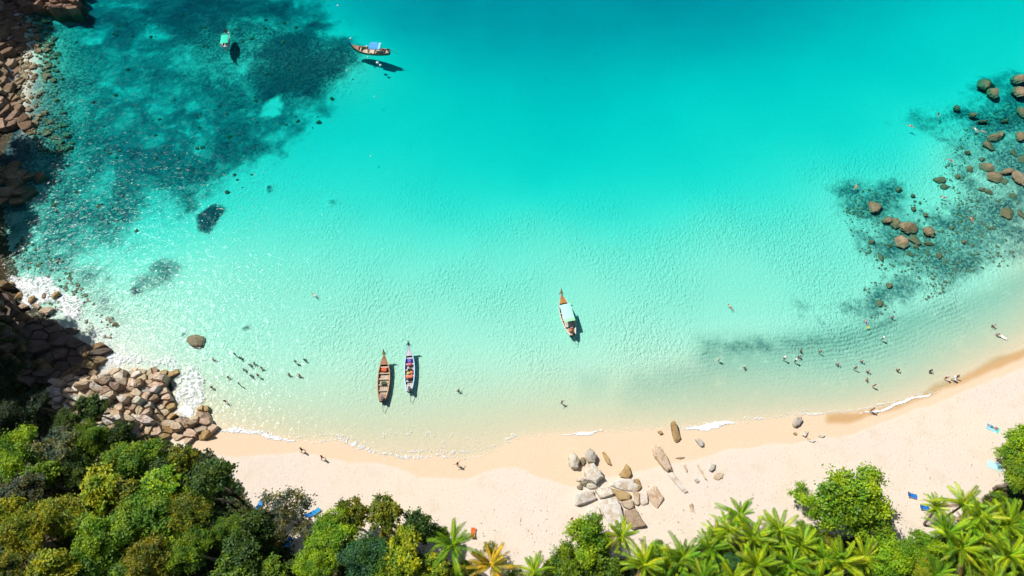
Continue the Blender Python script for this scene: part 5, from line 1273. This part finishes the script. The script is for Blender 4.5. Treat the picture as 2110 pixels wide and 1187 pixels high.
for px, py, rot, skin, sh, lab, kw in [(646, 604, .9, 'fair', WHITE, 'pale swimmer splashing between boats and the headland', {}), (1507, 628, .55, 'fair', (.5, .2, .2), 'pale swimmer afloat between the mint-canopied boat and the reef', {}), (1788, 660, .1, 'pink', BLUE, 'floating snorkeller in blue shorts with yellow fins', dict(fins=1)), (1937, 231, -.5, 'tan', BLACK, 'snorkeller in black at the deep end of the reef', dict(top=BLACK)),
        (1880, 255, .9, 'pink', RED, 'pink snorkeller over the seaward weed patch', {}), (2014, 262, .3, 'fair', WHITE, 'white-shirted snorkeller beside the flat reef stones', dict(top=WHITE)), (2029, 266, 1.0, 'fair', (.5, .3, .2), 'pale snorkeller paired with the white-shirted one', {}), (1962, 326, .8, 'pink', RED, 'pink snorkeller over pale sand between the reef arms', {}), (1767, 380, -.6, 'pink', ORANGE, 'snorkeller in orange shorts at the edge of the reef islet weed', {}),
        (1948, 402, 1.2, 'pink', RED, 'snorkeller in red above the reef stones', {}), (2006, 447, .15, 'pink', ORANGE, 'snorkeller in orange over the greenish rubble', {})]:
    fins = kw.pop('fins', 0)
    t = person(px, py, 'swim', lab, skin=skin, shorts=sh, rot=rot, where='snorkel', **kw)
    if fins:
        for sx in (-.19, .16): obj('swim_fin', box_mesh('swim_fin', .22, .03, .55, M_CLOTH, .01), t, (sx, .06, -1.32), YEL)
person(622, 927, 'walk', 'walker in black on the damp sand, first of two below the outcrop', skin='dark', shorts=BLACK, top=BLACK, where='beach', rot=1.9)
person(664, 943, 'walk', 'walker with red top on the sand, following the one in black', skin='tan', shorts=BLACK, top=RED, where='beach', rot=1.7)
person(943, 957, 'arms', 'lone walker on damp sand midway to the beach slabs', skin='tan', shorts=NAVY, top=(.3, .07, .05), where='beach', rot=.6)
person(1796, 845, 'arms', 'person at the foam line on dark wet sand in black shorts', skin='pink', shorts=BLACK, top=(.28, .08, .06), where='beach', rot=.3)
person(1178, 1070, 'stand', 'person in red beside the round bright tree', skin='pink', shorts=RED, top=RED, where='beach', rot=.3)
p = b4(.56, .35, .3); person(0, 0, 'stand', 'person in a yellow shirt and light hat aboard the blue-canopied boat', skin='tan', top=(.62, .68, .12), shorts=(.5, .6, .7), hat=(.55, .75, .82), where='boat', xy=(p.x, p.y), z=.5, rot=.4)
p = b5(.10, 0, .6); person(0, 0, 'stand', 'helmsman in dark shirt at the stern of the green-canopied boat', skin='pink', top=BLACK, shorts=NAVY, where='boat', xy=(p.x, p.y), z=.55, rot=0)

# ------------------------------------------------------------------ beach things
def towel(px, py, sx, sy, rot, col, label, stripe=None, up=.03):
    x, y, z = on_ground(px, py)
    t = tag(obj('beach_towel', None, loc=(x, y, z + up)), label, 'towel'); t.rotation_euler = (0, 0, rot)
    bm = bmesh.new(); bmesh.ops.create_grid(bm, x_segments=8, y_segments=5, size=.5)
    for v in bm.verts: v.co = Vector((v.co.x * sx, v.co.y * sy, RNG.uniform(0, .035)))
    bmesh.ops.solidify(bm, geom=list(bm.faces), thickness=.02)
    obj('cloth', bm_mesh('cloth', bm, M_CLOTH), t, (0, 0, 0), col)
    if stripe:
        obj('border_stripe', box_mesh('border_stripe', sx * .12, sy * .99, .02, M_CLOTH, .005), t, (sx * .38, 0, .045), stripe)
    return t
x, y, z = on_ground(2046, 882)
towel(2046, 883, 2.0, 1.05, -.55, (.28, .62, .80), 'light blue towel under the sunbather at the frame edge', (.10, .62, .38))
person(2045, 880, 'lie', 'sunbather lying on a light blue towel near the frame edge', skin='pink', shorts=(.05, .35, .3), where='beach', rot=1.1, z=gz(*at(2045, 880, 2.0)) + .22)
towel(2050, 960, 2.2, 1.2, -.4, (.45, .75, .80), 'pale aqua towel half hidden by the frame-edge trees', (.4, .8, .6))
towel(1697, 1007, 1.9, 1.1, .1, (.50, .78, .62), 'mint towel showing through the bright beach thicket', up=.5)

def sunbed(px, py, rot, col, label, size=1.0):
    x, y, z = on_ground(px, py)
    t = tag(obj('beach_chair', None, loc=(x, y, z)), label, 'beach chair', 'slung beach chairs'); t.rotation_euler = (0, 0, rot); t.scale = (size,) * 3
    def sling(name, a, b, n=5):
        secs = [[(a[0] + (b[0] - a[0]) * k / n, s * .36, a[1] + (b[1] - a[1]) * k / n - .06 * math.sin(math.pi * k / n)) for s in (-1, 0, 1)] + [(a[0] + (b[0] - a[0]) * k / n, s * .36, a[1] + (b[1] - a[1]) * k / n - .03 - .06 * math.sin(math.pi * k / n)) for s in (1, 0, -1)] for k in range(n + 1)]
        secs = [s + [s[0]] for s in secs]
        obj(name, loft(name, secs, M_CLOTH, True), t, (0, 0, 0), col)
    sling('seat_sling', (.75, .42), (-.25, .34)); sling('back_sling', (-.25, .36), (-.95, .80))
    for s in (-1, 1):
        for a, b in (((.80, .40), (-.30, .33)), ((-.25, .33), (-1.0, .84))):
            bm = bmesh.new(); tube(bm, (a[0], s * .39, a[1]), (b[0], s * .39, b[1]), .025, .025, 6); obj('side_rail', bm_mesh('side_rail', bm, M_WOOD), t, (0, 0, 0), (.6, .55, .48))
        for a, b in (((.55, .40), (.35, .0)), ((-.15, .36), (-.45, .0))):
            bm = bmesh.new(); tube(bm, (a[0], s * .39, a[1]), (b[0], s * .39, b[1]), .025, .025, 6); obj('leg', bm_mesh('leg', bm, M_WOOD), t, (0, 0, 0), (.6, .55, .48))
CB, CO = (.02, .16, .50), (.68, .14, .02)
for px, py, rot, col, lab in [(1878, 1022, -.3, CB, 'blue sunbed alone on open sand beside the small pale palm'), (1903, 1047, -.2, CB, 'blue sunbed mostly under the corner palms'), (641, 1060, .5, CB, 'blue chair on the sand side of the grey-green tree'), (652, 1055, .7, (.03, .3, .6), 'lighter blue chair touching the one beside the grey-green tree'),
                              (537, 1040, 1.2, (.04, .30, .70), 'blue chair at the edge of the long tree shadow'), (511, 1063, 1.0, CB, 'deep blue chair inside the long tree shadow'), (597, 1117, 1.4, (.03, .25, .66), 'blue chair in the sandy clearing beside an orange one'), (578, 1114, 1.0, CO, 'orange chair in the sandy clearing beside a blue one'), (975, 1097, 1.5, CO, 'orange chair at the fringe of the first palm shadow')]:
    sunbed(px, py, rot, col, lab, .85)

x, y = at(2067, 695)
t = tag(obj('bodyboard', None, loc=(x, y, .02)), 'white bodyboard floating by a pink bather', 'bodyboard'); t.rotation_euler = (0, 0, -.7)
secs = []
for u in np.linspace(0, 1, 9):
    w = .27 * math.sin(math.pi * (.18 + .74 * u)) ** .5
    secs.append([(u * 1.3 - .65, -w, .0), (u * 1.3 - .65, -w * .9, .05), (u * 1.3 - .65, w * .9, .05), (u * 1.3 - .65, w, .0), (u * 1.3 - .65, -w, .0)])
obj('deck', loft('deck', secs, M_PAINT, True), t, (0, 0, 0), (.78, .78, .72))
obj('stripe', box_mesh('stripe', 1.0, .06, .012, M_PAINT, .003), t, (0, 0, .056), (.55, .6, .3))
